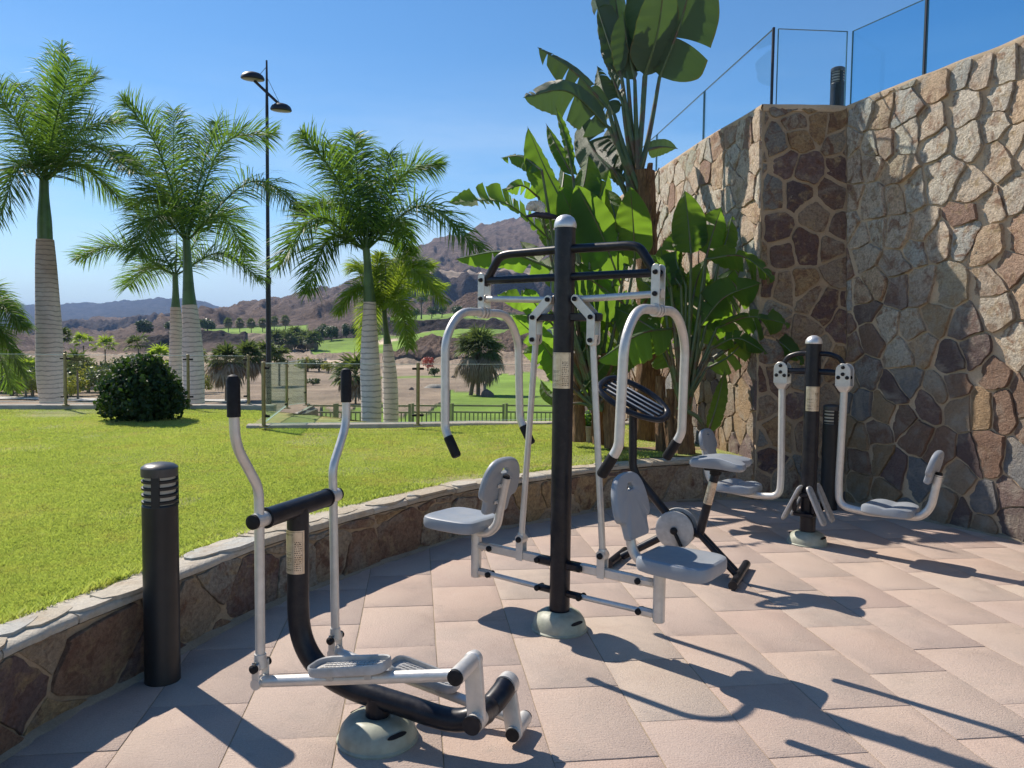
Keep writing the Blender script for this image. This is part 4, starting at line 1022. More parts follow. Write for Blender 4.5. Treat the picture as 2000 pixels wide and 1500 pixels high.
# ---- leg press / pedal station at the stone wall -----------------------------------
def leg_press():
    t = thing('leg_press_machine', 'outdoor leg press by the stone wall with two hanging seats facing its dark post', 'gym machine', (2.335, 5.96, 0), radians(-42))
    boot(t, .145, .10)
    b = MB(); b.tube([(0, 0, .08), (0, 0, 1.572)], .0585, 36); b.build('post', m_black, t)
    b = MB(); b.lathe([(.061, 1.565), (.063, 1.572), (.063, 1.580), (.058, 1.598), (.044, 1.616), (.02, 1.629), (.008, 1.631)], seg=32); b.build('post_cap', m_cap, t)
    info_plate(t, .0585, 1.045, 1.235, radians(-158+42), radians(-50+42), seedv=5)
    b = MB()
    for s in (-1, 1):
        b.tube([(s*.03, 0, 1.49), (s*.12, 0, 1.49), (s*.215, 0, 1.455), (s*.243, 0, 1.33)], .0195, 16, bend=8); b.tube([(s*.03, 0, 1.352), (s*.235, 0, 1.345)], .024, 16)
    b.build('top_frame', m_black, t); bt = MB()
    for s in (-1, 1):
        for v in (-.04, .04):
            out = [(-.055, -.085), (.055, -.085), (.055, .03)]+[(.055*cos(a), .03+.055*sin(a)) for a in np.linspace(0, pi, 9)[1:-1]]+[(-.055, .03)]
            hp = MB(); hp.plate(out, (s*.240, v-.004, 1.335), (1, 0, 0), (0, 0, 1), (0, 1, 0), .008, .002, 1); hp.build('hanger_plate', m_silver, t)
            for (x, z) in ((0, .055), (0, .004), (-.032, -.022), (.032, -.022)): bolt(bt, (s*.240+x, v*1.12, 1.335+z), (0, 1 if v > 0 else -1, 0), .0145, .009)
        ts = MB()
        ts.rings([[Vector((s*.240+x*k, y*q, z)) for x, y in rrect(.11, .088, .02)] for k, q, z in ((1, 1, 1.25), (.98, 1, 1.24), (.52, .66, 1.205))])
        ts.tube([(s*.240, 0, 1.215), (s*.225, 0, .50), (s*.232, 0, .335), (s*.42, 0, .315), (s*.60, 0, .325), (s*.80, 0, .335), (s*.865, 0, .42), (s*.905, 0, .655)], .0275, 20, bend=9)
        tso = ts.build('swing_arm', m_silver, t)
        so_ = MB()
        out = [(x*s, y) for x, y in seat_outline(.345, .34)]
        b2 = so_; ex = Vector((1, 0, .04*s)).normalized()
        # moulded saddle: dished in the middle, higher rims
        def ring(k, z, dip=0):
            r_ = []
            for x, y in out:
                X = (x-s*.17)*k; Y = y*k; r_.append(Vector((s*.595+X, Y, z-dip*(1-min(1, abs(Y)/.15))+.014*sin(abs(X)*18)*(1 if z > .36 else 0))))
            return r_
        b2.rings([ring(.6, .330), ring(.93, .332), ring(1, .345), ring(1, .372), ring(.97, .386), ring(.9, .391, .004), ring(.7, .388, .012), ring(.4, .384, .015), ring(.15, .384, .015)])
        so_.build('seat', m_seat, t)
        up = Vector((s*.10, 0, 1)).normalized(); nr = Vector((-s*1, 0, .10)).normalized()
        up = Vector((s*.26, 0, .97)).normalized(); nr = Vector((-s*.97, 0, .26)).normalized()
        o0 = Vector((s*.862, 0, .585)); hole = [(x, y+.195) for x, y in rrect(.040, .020, .008, 3)]
        br = MB(); pad_with_hole(br, backrest_outline(.128, .245), hole, o0, (0, 1, 0), up, nr, .042, .015); br.build('backrest', m_seat, t)
        k = MB(); k.tube([(s*.903, 0, .645), (s*.908, 0, .672)], [.0285, .02], 16); k.build('tube_plug', m_rubber, tso)
        # four inclined foot plates, two each side
        for v in (-.088, .088):
            a = Vector((s*.022, v, .465)); c = Vector((s*.158, v, .175)); dirv = (a-c).normalized(); nn = Vector((s*dirv.z, 0, -s*dirv.x)).normalized()
            nn = Vector((s*abs(dirv.z), 0, abs(dirv.x))).normalized()
            mid = (a+c)/2
            fp = MB(); pad_mesh(fp, [(x*(1 if abs(y) > .05 else .9), y) for x, y in rrect(.092, .315, .03)], mid-nn*.004, (0, 1, 0), dirv, nn, .018, .005); fpo = fp.build('foot_plate', m_pedal, t)
            tr = MB(); pad_mesh(tr, rrect(.070, .285, .024), mid+nn*.0145, (0, 1, 0), dirv, nn, .004, .0015); tr.build('tread', m_tread, fpo)
    b = MB()
    for z in (.24, .39): b.box((0, 0, z), (.07 if z > .3 else .16, 0, 0), (0, .22, 0), (0, 0, .028), .006)
    for s in (-1, 1):
        for v in (-.088, .088): b.box((s*.075, v, .305), (.028, 0, 0), (0, .03, 0), (0, 0, .10), .006)
    build_each(b, 'pedal_bracket', m_black, t)
    build_each(bt, 'bolt', m_rubber, t); return t
leg_press()

# ---- elliptical walker in front -----------------------------------------------------
def elliptical():
    t = thing('elliptical_trainer', 'elliptical walker nearest the camera with two black-tipped handles and silver pedal bars', 'gym machine', (-.512, 2.934, 0), radians(-20))
    boot(t, .152, .100)
    b = MB(); b.tube([(0, 0, .09), (0, 0, .17)], .0475, 28)
    P = [(-.367, 0, .885), (-.367, 0, .62), (-.367, 0, .46), (-.350, 0, .355), (-.300, 0, .270), (-.215, 0, .212), (-.10, 0, .178), (0, 0, .166), (.14, 0, .150), (.26, 0, .135), (.345, .004, .135), (.41, .022, .155), (.452, .065, .185), (.470, .12, .208), (.475, .168, .222)]
    b.tube(catmull(P, 5), .0435, 28)
    b.build('main_frame', m_black, t)
    b = MB(); b.tube([(-.362, -.205, .888), (-.362, .195, .888)], .0375, 28); b.tube([(-.362, -.21, .888), (-.362, -.2, .888)], .040, 28); b.tube([(-.362, .19, .888), (-.362, .2, .888)], .040, 28); b.build('handle_axle', m_black, t)
    info_plate(t, .0435, .625, .80, radians(-168+20), radians(-42+20), (-.367, 0), text='BENITO', seedv=9)
    cap = MB()
    for v, zl, sl_ in ((-1, .335, -.362), (1, .262, -.352)):
        sl = MB(); sl.tube([(-.362, v*.205, .888), (-.362, v*.275, .888)], .0285, 26); so_ = sl.build('handle_sleeve', m_silver, t)
        k = MB(); k.tube([(-.362, v*.272, .888), (-.362, v*.288, .888), (-.362, v*.292, .888)], [.0275, .0275, .018], 24); k.build('end_cap', m_rubber, so_)
        h = MB(); h.tube([(sl_, v*.245, zl+.03), (-.362, v*.245, .93), (-.364, v*.245, 1.01), (-.370, v*.362, 1.185), (-.372, v*.366, 1.30)], .0185, 20, bend=10); ho = h.build('handle_bar', m_silver, t)
        g = MB(); g.tube([(-.372, v*.366, 1.285), (-.374, v*.367, 1.415), (-.374, v*.367, 1.430), (-.374, v*.367, 1.436)], [.0235, .0245, .018, .006], 20); g.build('hand_grip', m_rubber, ho)
        c = MB(); c.tube([(sl_, v*.245, zl+.045), (sl_, v*.245, zl-.005)], [.0215, .026], 20); c.tube([(sl_, v*.245-.030, zl), (sl_, v*.245+.030, zl)], .017, 18)
        for q in (-.029, .029): c.box((sl_, v*.245+q, zl-.030), (.034, 0, 0), (0, .007, 0), (0, 0, .095), .003)
        c.build('clevis', m_silver, ho)
        for q in (-1, 1): cap.tube([(sl_, v*.245+q*.032, zl), (sl_, v*.245+q*.046, zl), (sl_, v*.245+q*.052, zl)], [.0165, .0165, .010], 18)
        # pedal bar
        if v < 0: A_, B_ = Vector((-.362, -.245, .272)), Vector((.442, -.235, .425))
        else: A_, B_ = Vector((-.352, .245, .200)), Vector((.505, .235, .052))
        p = MB(); p.tube([A_+Vector((-.012, 0, .012)), A_+Vector((0, 0, 0)), A_+(B_-A_)*.03, B_], .0215, 22)
        p.tube([A_+Vector((0, -.034, 0)), A_+Vector((0, .034, 0))], .0205, 20); p.build('pedal_bar', m_silver, t)
        # foot tray with a raised rim
        d = (B_-A_).normalized(); mid = A_+(B_-A_)*(.49 if v < 0 else .50); up = Vector((-d.z, 0, d.x)).normalized(); lat = Vector((0, 1, 0)); f = lat.cross(up) if False else d
        out = [(x*(1), y*(1.0-.10*(x > 0))) for x, y in rrect(.315, .135, .045)]
        out = [(x, y*(1+.10*cos(x*22))) for x, y in out]
        fp = MB()
        def rg_(k, m_, z): return [mid+f*(x*k)+lat*(y*m_)+up*z for x, y in out]
        fp.rings([rg_(.5, .5, .028), rg_(.96, .92, .028), rg_(.99, .98, .031), rg_(1, 1, .040), rg_(1, 1, .060), rg_(.985, .965, .0635), rg_(.955, .90, .060), rg_(.95, .88, .043), rg_(.5, .5, .041), rg_(.1, .1, .041)])
        for x in (-.08, .08): fp.box(mid+f*x+up*.015, f*.03, lat*.05, up*.03, .003)
        # raised toe rim at the forward end
        fo = fp.build('pedal', m_pedal, t)
        tr = MB()
        for i in range(-7, 8):
            for j in (-2, -1, 0, 1, 2): tr.box(mid+f*(i*.017+(.008 if j % 2 else 0))+lat*(j*.020)+up*.043, f*.011+lat*.004, lat*.005, up*.004)
        tr.build('grip_ribs', m_silver, fo)
        # crank
        c0 = Vector((.478, v*(.140 if v < 0 else .175), .226 if v < 0 else .205)); c1 = Vector((.455, v*.125, .435)) if v < 0 else Vector((.515, v*.155, .046))
        cr = MB(); cr.plate([(x, y) for x, y in rrect(.066, (c1-c0).length+.060, .028)], (c0+c1)/2+Vector((0, -.0125, 0)), Vector((abs((c1-c0).z), 0, -(c1-c0).x*(1 if c1.z > c0.z else -1))).normalized(), (c1-c0).normalized(), (0, 1, 0), .025, .004, 2)
        cr.tube([c0-Vector((0, .03, 0)), c0+Vector((0, .03, 0))], .033, 24)
        cl_ = .150 if v < 0 else .125; cr.tube([c1-Vector((0, v*.022, 0)), c1+Vector((0, v*cl_, 0))], .0295, 26); cro = cr.build('crank', m_silver, t)
        k = MB(); e = c1+Vector((0, v*cl_, 0)); k.tube([e-Vector((0, v*.003, 0)), e+Vector((0, v*.010, 0)), e+Vector((0, v*.013, 0))], [.028, .027, .018], 24)
        if v > 0: k.tube([c1-Vector((0, .028, 0)), c1-Vector((0, .018, 0))], .027, 24)
        build_each(k, 'end_cap', m_rubber, cro)
    b = MB(); b.tube([(.470, -.135, .226), (.462, -.02, .195), (.45, .05, .185)], .040, 26); b.tube([(.476, -.188, .228), (.476, -.176, .228)], .034, 24); b.build('crank_axle', m_black, t)
    b = MB(); b.tube([(.476, .148, .225), (.478, .192, .227)], .043, 26); b.build('axle_sleeve', m_silver, t)
    build_each(cap, 'pivot_cap', m_rubber, t)
    return t
elliptical()

# ---- upright bike ------------------------------------------------------------------------
def bike():
    t = thing('exercise_bike', 'outdoor exercise bike between the tall machine and the wall, with slotted dark console', 'exercise bike', (.779, 5.378, 0), radians(-25.7))
    b = MB()
    b.tube([(.075, 0, 1.12), (.082, 0, .70), (.105, 0, .635), (.41, 0, .30)], .0285, 22, bend=10)
    b.tube([(.41, 0, .29), (.02, 0, .045)], .027, 20)
    b.tube([(.42, 0, .300), (.56, 0, .270)], .030, 20)
    b.tube([(.555, 0, .255), (.655, 0, .70)], [.029, .029], 22)
    for v in (-.028, .028): b.tube([(.56, v, .275), (.815, v*1.3, .03)], .0185, 18)
    b.build('frame', m_black, t)
    b = MB(); b.tube([(-.02, -.18, .032), (-.02, .20, .032)], .029, 22); b.build('front_foot', m_black, t)
    b = MB(); b.tube([(.83, -.27, .032), (.83, .27, .032)], .029, 22); b.build('rear_foot', m_black, t)
    # console: long lozenge with slots, tilted
    up = Vector((.42, -.36, .83)).normalized(); dx = Vector((.88, 0, -.42)); dx = (dx-up*dx.dot(up)).normalized(); lt = up.cross(dx); c = Vector((.085, 0, 1.165))
    pr = [(-.255, 0), (-.25, .05), (-.215, .105), (-.13, .135), (0, .145), (.10, .13), (.18, .095), (.235, .055), (.25, 0)]
    P = catmull([Vector((x, y, 0)) for x, y in pr], 4); o1 = [(p.x, p.y) for p in P]; o1 = [(x, y*1.2) for x, y in o1]; o1 = o1+[(x, -y) for x, y in o1[::-1] if y > 1e-3]
    b = MB(); path = [c+dx*x+lt*y for x, y in o1]; n = len(path); rs = []
    for i in range(n):
        tt = (path[(i+1) % n]-path[i-1]).normalized(); sidev = tt.cross(up); rs.append([path[i]+(sidev*cos(a)+up*sin(a)*.8)*.024 for a in np.linspace(0, 2*pi, 10, endpoint=False)])
    rs.append(rs[0]); b.rings(rs, True, False, False)
    for y in (-.066, -.022, .022, .066):
        hw = .235*sqrt(max(0.05, 1-(abs(y)/.15)**2)); b.box(c+dx*(0)+lt*(y*1.15), dx*2*hw, lt*.038, up*.010, .003)
    b.box(c+dx*.0-up*.012, dx*.10, lt*.20, up*.012, .004)
    cb = b.build('console', m_black, t)
    b = MB(); 
    for y in (-.066, -.022, .022, .066):
        hw = .21*sqrt(max(0.05, 1-(abs(y)/.15)**2)); b.box(c+lt*(y*1.15)+up*.008, dx*2*hw, lt*.014, up*.004, .001)
    build_each(b, 'console_bar', m_silver, cb)
    # flywheel covers
    for v in (-1, 1):
        b = MB(); b.lathe([(.128, 0), (.131, .006), (.129, .016), (.120, .021), (.03, .023)], (.402, v*.055, .292), 44, (0, v, 0)); d = b.build('wheel_cover', m_pedal, t)
        k = MB(); k.lathe([(.024, 0), (.025, .016), (.018, .026), (.008, .029)], (.402, v*.076, .292), 22, (0, v, 0)); k.build('hub_cap', m_rubber, d)
        ang = radians(-62) if v < 0 else radians(118)
        e = Vector((.402+.115*cos(ang), v*.088, .292+.115*sin(ang)))
        k = MB(); k.tube([(.402, v*.085, .292), e], .012, 12); k.box(e+Vector((0, v*.05, -.01)), (.085, 0, 0), (0, .09, 0), (0, 0, .024), .006); k.build('pedal', m_rubber, t)
    b = MB(); b.tube([(.402, -.06, .292), (.402, .06, .292)], .105, 36); b.build('flywheel', m_black, t)
    # saddle seat
    out = []
    pr = [(-.19, .0), (-.188, .06), (-.16, .105), (-.08, .118), (.02, .125), (.10, .165), (.15, .185), (.185, .165), (.19, .09), (.165, .03), (.155, 0)]
    P = catmull([Vector((x, y, 0)) for x, y in pr], 3); o1 = [(p.x, p.y) for p in P]; o1 = o1+[(x, -y) for x, y in o1[::-1] if y > 1e-3]
    b = MB()
    def ring(k, z):
        return [Vector((.675+x*k, y*k, z+.012*cos((x*k)*16)*(1 if z > .77 else 0))) for x, y in o1]
    b.rings([ring(.5, .738), ring(.93, .740), ring(1, .755), ring(1, .782), ring(.96, .797), ring(.88, .802), ring(.5, .798), ring(.2, .797)])
    b.build('saddle', m_seat, t)
    b = MB(); b.box((.665, 0, .725), (.16, 0, 0), (0, .11, 0), (0, 0, .020), .006); b.box((.655, 0, .705), (.07, 0, 0), (0, .07, 0), (0, 0, .05), .01); b.build('saddle_clamp', m_rubber, t)
    ang = atan2(.10, .445)
    base = Vector((.555, 0, .255)); axd = Vector((.10, 0, .445)).normalized(); sx = Vector((axd.z, 0, -axd.x))
    def tl(p): q = p; return base+sx*q.x+Vector((0, 1, 0))*q.y+axd*q.z
    info_plate(t, .029, .235, .39, radians(-178+25), radians(-40+25), tilt=tl, seedv=12)
    return t
bike()

# ---- bollard lights --------------------------------------------------------------------------
def bollard(loc, label, H=1.0, R=.0765, rz=0):
    t = thing('bollard_light', label, 'bollard light', loc, rz, 'louvred bollard lights')
    b = MB(); b.lathe([(R+.001, 0), (R+.001, .004), (R, .010), (R, H-.200), (R+.0005, H-.196), (R+.0005, H-.192), (R-.004, H-.186)], seg=44); b.build('column', m_boll, t)
    b = MB(); b.lathe([(R*.86, H-.19), (R*.86, H-.055)], seg=40); b.build('lens', m_lens, t)
    for i in range(4):
        z = H-.176+i*.031; b = MB(); b.lathe([(R*.80, z), (R*.99, z-.004), (R, z), (R, z+.006), (R*.80, z+.012)], seg=44); b.build('louvre', m_boll, t)
    b = MB()
    for a in (40, 160, 280): q = radians(a); b.box((cos(q)*R*.90, sin(q)*R*.90, H-.12), (cos(q)*.016, sin(q)*.016, 0), (-sin(q)*.034, cos(q)*.034, 0), (0, 0, .145))
    build_each(b, 'support', m_boll, t)
    b = MB(); b.lathe([(R*.8, H-.058), (R+.001, H-.060), (R+.002, H-.056), (R+.002, H-.022), (R*.97, H-.017), (R*.80, H-.008), (R*.5, H-.002), (R*.15, H)], seg=44); b.build('cap', simple('bollard_cap_paint', (.06, .061, .062), .36, .2), t)
    return t
bz = at(323, 903, 3.43).z
bollard((-1.582, 3.428, 0), 'graphite louvred bollard light standing on the paving in front of the low wall', bz, .0765)
bollard((3.02, 7.22, 0), 'dark bollard light tucked in the wall corner behind the leg press', 1.0, .0765)
bt_ = at(1637, 131, 8.9); bollard((bt_.x, 8.9, 3.73), 'bollard light standing up on the terrace above the stone wall', bt_.z-3.73, .0765)

# ---- street lamp -----------------------------------------------------------------------------------
def street_lamp():
    Y = 25.0; top = at(522, 118, Y); base = Vector((top.x-.02, Y, tz(525, Y)))
    t = thing('street_lamp', 'tall dark street lamp with two disc heads set at different heights', 'street lamp', base)
    hgt = top.z-base.z; j = at(526, 548, Y).z-base.z
    b = MB(); b.tube([(0, 0, 0), (0, 0, .4), (0, 0, j), (0, 0, j+.12), (0, 0, hgt-1.5), (0, 0, hgt)], [.13, .085, .080, .062, .050, .028], 16); b.tube([(0, 0, j-.1), (0, 0, j+.1)], .10, 16); b.build('pole', m_lampm, t)
    pa = at(497, 158, Y)-base; pb = at(546, 204, Y)-base
    b = MB(); b.tube([pa, pb], .045, 12); b.tube([(0, 0, at(523, 150, Y).z-base.z), pb+Vector((0, 0, .05))], .008, 6); b.tube([(0, 0, at(523, 130, Y).z-base.z), pa], .008, 6); b.build('arm', m_lampm, t)
    for px, py, r in ((493.5, 150, .37), (549, 211, .335)):
        c = at(px, py, Y)-base; ax = Vector((.05, -.12, 1))
        b = MB(); b.lathe([(r*.93, -.09), (r, -.06), (r*.98, -.02), (r*.85, .06), (r*.6, .12), (r*.25, .15), (.02, .16)], c, 32, ax); ho = b.build('lamp_head', m_lampm, t)
        b = MB(); b.lathe([(r*.3, -.115), (r*.8, -.105), (r*.9, -.088)], c, 32, ax); b.build('diffuser', m_lampglass, ho)
street_lamp()

# ---- glass fences around the lawn --------------------------------------------------------------------
def glass_fence(pts, z0, h, name, label, glass, post_r=.024, ends=(True, True), clamp=True, skew=None):
    t = thing(name, label, 'glass fence', (pts[0][0], pts[0][1], 0), 0)
    bpy.context.view_layer.update()
    def zb(i): return z0[i] if isinstance(z0, (list, tuple)) else z0
    def ht(i): return h[i] if isinstance(h, (list, tuple)) else h
    for i, (x, y) in enumerate(pts):
        b = MB(); b.tube([(x, y, zb(i)), (x, y, zb(i)+ht(i)-.004), (x, y, zb(i)+ht(i))], [post_r, post_r, post_r*.7], 14); b.lathe([(.055, 0), (.055, .012), (.03, .016)], (x, y, zb(i)), 18)
        relp(t, b.build('post', m_brass, None))
    for i in range(len(pts)-1):
        a = Vector((*pts[i], 0)); c = Vector((*pts[i+1], 0)); d = (c-a).normalized(); n = Vector((-d.y, d.x, 0))*.005; g = .035; a2 = a+d*g; c2 = c-d*g
        z00 = zb(i)+.045; z10 = zb(i+1)+.045; z01 = zb(i)+ht(i)-.02; z11 = zb(i+1)+ht(i+1)-.02
        b = MB(); Z = Vector((0, 0, 1)); b.rings([[a2-n+Z*z00, c2-n+Z*z10, c2-n+Z*z11, a2-n+Z*z01], [a2+n+Z*z00, c2+n+Z*z10, c2+n+Z*z11, a2+n+Z*z01]])
        relp(t, b.build('glass_pane', glass, None, smooth=False))
        b = MB(); b.box((a2+c2)/2+Z*(z01+z11)/2, d*(c2-a2).length+Z*(z11-z01), n*2.4, Z*.006); b.box((a2+c2)/2+Z*(z00+z10)/2, d*(c2-a2).length+Z*(z10-z00), n*2.4, Z*.006)
        relp(t, *build_each(b, 'pane_edge', m_capedge))
        b = MB()
        for p, s in ((a2, 1), (c2, -1)):
            for zz in (z01-.06, z00+.09): b.box(p+d*s*.012+Z*zz, d*.06, n*6, Z*.03, .004)
        relp(t, *build_each(b, 'clamp', m_rubber))
    return t
m_capedge = simple('pane_edge_white', (.55, .62, .60), .3)
pl = [G(x, 792, .455) for x in (-114, 125, 364)]; lastL = G(478, 793, .455)
glass_fence([(-9.2, 12.22), (pl[1].x, pl[1].y+.05), (pl[2].x, pl[2].y+.08), (lastL.x-.05, 12.65)], .455, .82, 'glass_fence', 'glass fence with bronze posts behind the left part of the lawn', m_glass)
pr_ = [G(511, 835, .425), G(815, 832, .425)]
glass_fence([(pr_[0].x, pr_[0].y+.08), (pr_[1].x, pr_[1].y+.06), (.66, 10.72), (2.0, 10.9)], .425, .83, 'glass_fence', 'glass fence with bronze posts behind the right part of the lawn', m_glass)
q1 = at(560, 705, 11.6); q2 = at(597, 699, 13.2)
glass_fence([(pr_[0].x-.01, pr_[0].y+.14), (q1.x, 11.6), (q2.x, 13.2)], [.425, .49, .40], [.83, q1.z-.49, q2.z-.40], 'glass_fence', 'short greenish glass fence running back beside the sloping rock', m_glassg, .018)
# sloping concrete rock between the two fences
b = MB(); rs = []
for i in range(15):
    u = i/14; x = 527+u*74; y = 835-43*(u**.8); Y = 10.75+u*2.2; p = at(x, y, Y); w_ = .12+.06*u
    f = lambda dx, dz, k: Vector((p.x+dx, p.y+dx*.2, p.z+dz+.02*noise.noise(Vector((u*7, k, 0)))))
    rs.append([f(-.10, -1.3, 0), f(-.06, -.10, 1), f(.02, -.015, 2), f(.10, 0, 3), f(w_*.6, -.01-.02*u, 4), f(w_*.9, -.06*u, 5), f(w_, -.35*u-.05, 6), f(w_+.06, -1.3, 7)])
b.rings(rs, close=False); b.poly(rs[-1]); tag(b.build('boulder', m_rock, sharp=40), 'smooth grey sloping rock ramp under the greenish glass fence', 'rock')

# ---- glass balustrade on the terrace wall ---------------------------------------------------------------
def terrace_glass():
    t = thing('glass_balustrade', 'frameless blue-tinted glass balustrade on top of the tall stone wall', 'glass balustrade', (2.6, 7.8, 3.7)); bpy.context.view_layer.update()
    ZG = 4.77
    P = []
    for x, y in ((1100, 420), (1190, 344), (1283, 263), (1376, 178), (1511, 56), (1664, 62), (1806, -34), (2010, -170), (2400, -420)):
        p = G(x, y, ZG); P.append(Vector((p.x, p.y, 0)))
    us = np.linspace(0, AL_right.W, 200); pj = [AL_right(float(u), 1, -.16) for u in us]; pxs = [1000+FPX*(M3.transposed() @ (q-Vector((0, 0, CAMH)))).x/-(M3.transposed() @ (q-Vector((0, 0, CAMH)))).z for q in pj]
    for i, x in ((6, 1805), (7, 2010), (8, 2400)):
        q = pj[int(np.argmin([abs(a-x) for a in pxs[:170]]))]; P[i] = Vector((q.x, q.y, 0))
    P[8] = Vector((AL_right(AL_right.W*.9, 1, -.16).x, AL_right(AL_right.W*.9, 1, -.16).y, 0))
    def pane(a, c, i, g0=.012, g1=.012, mat=m_glassb, ztop=ZG):
        d = (c-a).normalized(); n = Vector((-d.y, d.x, 0))*.006; a = a+d*g0; c = c-d*g1; Z = Vector((0, 0, 1)); z0 = 3.78
        b = MB(); b.rings([[a-n+Z*z0, c-n+Z*z0, c-n+Z*ztop, a-n+Z*ztop], [a+n+Z*z0, c+n+Z*z0, c+n+Z*ztop, a+n+Z*ztop]]); relp(t, b.build('glass_pane', mat, None, smooth=False))
        b = MB(); w_ = n*2.6
        b.box((a+c)/2+Z*ztop, (c-a), w_, Z*.004); b.box(a+Z*(z0+ztop)/2, d*.007, w_, Z*(ztop-z0)); b.box(c+Z*(z0+ztop)/2, d*.007, w_, Z*(ztop-z0)); relp(t, *build_each(b, 'pane_edge', m_edge))
    for i in range(8):
        pane(P[i], P[i+1], i, .05 if i == 4 else .014, .05 if i == 4 else .014, m_glassc if i >= 5 else m_glassb)
    for i in (4, 6):
        b = MB(); b.box(P[i]+Vector((0, 0, (3.8+ZG)/2+.005)), (.022, 0, 0), (0, .03, 0), (0, 0, ZG-3.79)); relp(t, b.build('post', m_lampm, None))
terrace_glass()

# =================================================================== PLANTS
def build_uv(b, uvs, name, mat, parent):
    o = b.build(name, mat, parent, smooth=True, sharp=180); me = o.data; uvl = me.uv_layers.new(name='UVMap')
    vi = np.empty(len(me.loops), dtype=np.int32); me.loops.foreach_get('vertex_index', vi)
    uvl.data.foreach_set('uv', np.array(uvs, dtype=np.float32)[vi].ravel()); return o

def frond(base, mid, tip, Lm=.62, n=64, seed=0, plume=1.0, droop=.55, wid=.017, r=.020):
    """pinnate palm leaf: arching rachis with long narrow leaflets in several planes"""
    rg = random.Random(seed); b = MB(); P = catmull([base, mid, tip], 14); N = len(P)
    b.cur = .75; b.tube(P, [r*(1-.85*i/(N-1)) for i in range(N)], 6)
    for i in range(n):
        s = .10+.90*(i/(n-1))**.95; k = min(int(s*(N-1)), N-2); p = P[k].lerp(P[k+1], s*(N-1)-k); T = (P[k+1]-P[k]).normalized()
        side = T.cross(Vector((0, 0, 1)));
        if side.length < .15: side = T.cross(Vector((.3, 1, 0)))
        side.normalize(); up = side.cross(T)
        for sg in (-1, 1):
            for row in ((0,) if i % 3 == 0 else (0, 1)):
                a = (radians(rg.uniform(-30, 18)) if row == 0 else radians(rg.uniform(15, 62)))*plume
                L_ = Lm*(.45+.62*sin(pi*min(1, .12+s*.80)))*rg.uniform(.8, 1.12)*(1 if s < .93 else .7)
                fw = .45+.45*s+rg.uniform(-.12, .12)
                d = (side*sg*cos(a)+up*sin(a)+T*fw).normalized()
                w_ = T.cross(d).normalized().cross(d).normalized(); w_ = (w_*cos(.5)+T.cross(d).normalized()*sin(.5)*rg.choice((-1, 1)))*wid
                q = p.copy(); pts = []; D = d.copy()
                for j in range(4):
                    wj = (.55, 1, .75, .04)[j]; pts.append((q-w_*wj, q+w_*wj)); D = (D+Vector((0, 0, -1))*droop*(j+1)*.34).normalized(); q = q+D*L_/3
                b.cur = min(1, max(0, rg.gauss(.5, .22)))
                m_ = len(b.v)
                for x, y in pts: b.v += [tuple(x), tuple(y)]
                for j in range(3): b.f.append((m_+2*j, m_+2*j+1, m_+2*j+3, m_+2*j+2)); b.r.append(b.cur)
    return b

def royal_palm(label, Y, trunk, shaft, fr, mat=m_palm, Lm=.62, seed=1, zbase=None, dY=1.2, droop=.55, wid=.017):
    """trunk: [(px, py, half width px)...] bottom to top of the grey part; shaft: [(px,py,hw)...] to the crown base; fr: [(mid px,py),(tip px,py),dy]"""
    k_ = {13.1: 20.5, 12.95: 19.8, 15.6: 24.0, 10.95: 17.2, 11.1: 17.8, 11.6: 18.5}[Y]/Y; Y *= k_; Lm *= k_; wid *= k_; dY *= k_
    fr = [(f[0], f[1], f[2]*k_) for f in fr]; px0 = trunk[0][0]; gz = tz(px0, Y); s = Y/FPX
    b0 = at(*trunk[0][:2], Y); t = thing('royal_palm', label, 'palm tree', (b0.x, Y, gz), 0, 'royal palms behind the glass fences')
    O = Vector((b0.x, Y, gz))
    def pts(L_):
        P = [at(x, y, Y)-O for x, y, h in L_]; R = [h*s for x, y, h in L_]
        pr = catmull([Vector((p.x, p.z, r)) for p, r in zip(P, R)], 6); return [Vector((q.x, 0, q.y)) for q in pr], [q.z for q in pr]
    P, R = pts(trunk); P = [Vector((p.x, 0, p.z)) for p in P]
    P = [Vector((P[0].x*1.02, 0, -.15)), Vector((P[0].x, 0, P[0].z*.5))]+P; R = [R[0]*1.12, R[0]*1.02]+R
    b = MB(); b.tube(P, R, 28); b.build('trunk', m_trunk, t)
    P, R = pts(shaft); b = MB(); b.tube(P, R, 20); b.build('crownshaft', m_shaft, t)
    c = at(*shaft[-1][:2], Y)-O; rg = random.Random(seed)
    for i, f in enumerate(fr):
        dy = f[2] if len(f) > 2 else rg.uniform(-dY, dY)
        Lm_ = Lm*.98; m_ = at(*f[0], Y+dy*.55)-O; e = at(*f[1], Y+dy)-O
        frond(c-Vector((0, 0, .05)), m_, e, Lm_*rg.uniform(.9, 1.1), 110, seed*31+i, 1.0, droop*rg.uniform(.3, .9), wid*.50, .03).build('frond', mat, t, smooth=False)
    b = MB(); sp = at(shaft[-1][0]+3, shaft[-1][1]-90, Y)-O; b.tube([c-Vector((0, 0, .1)), (c+sp)/2+Vector((.02, 0, 0)), sp], [.035, .022, .004], 8); b.build('spear_leaf', m_shaft, t)
    return t

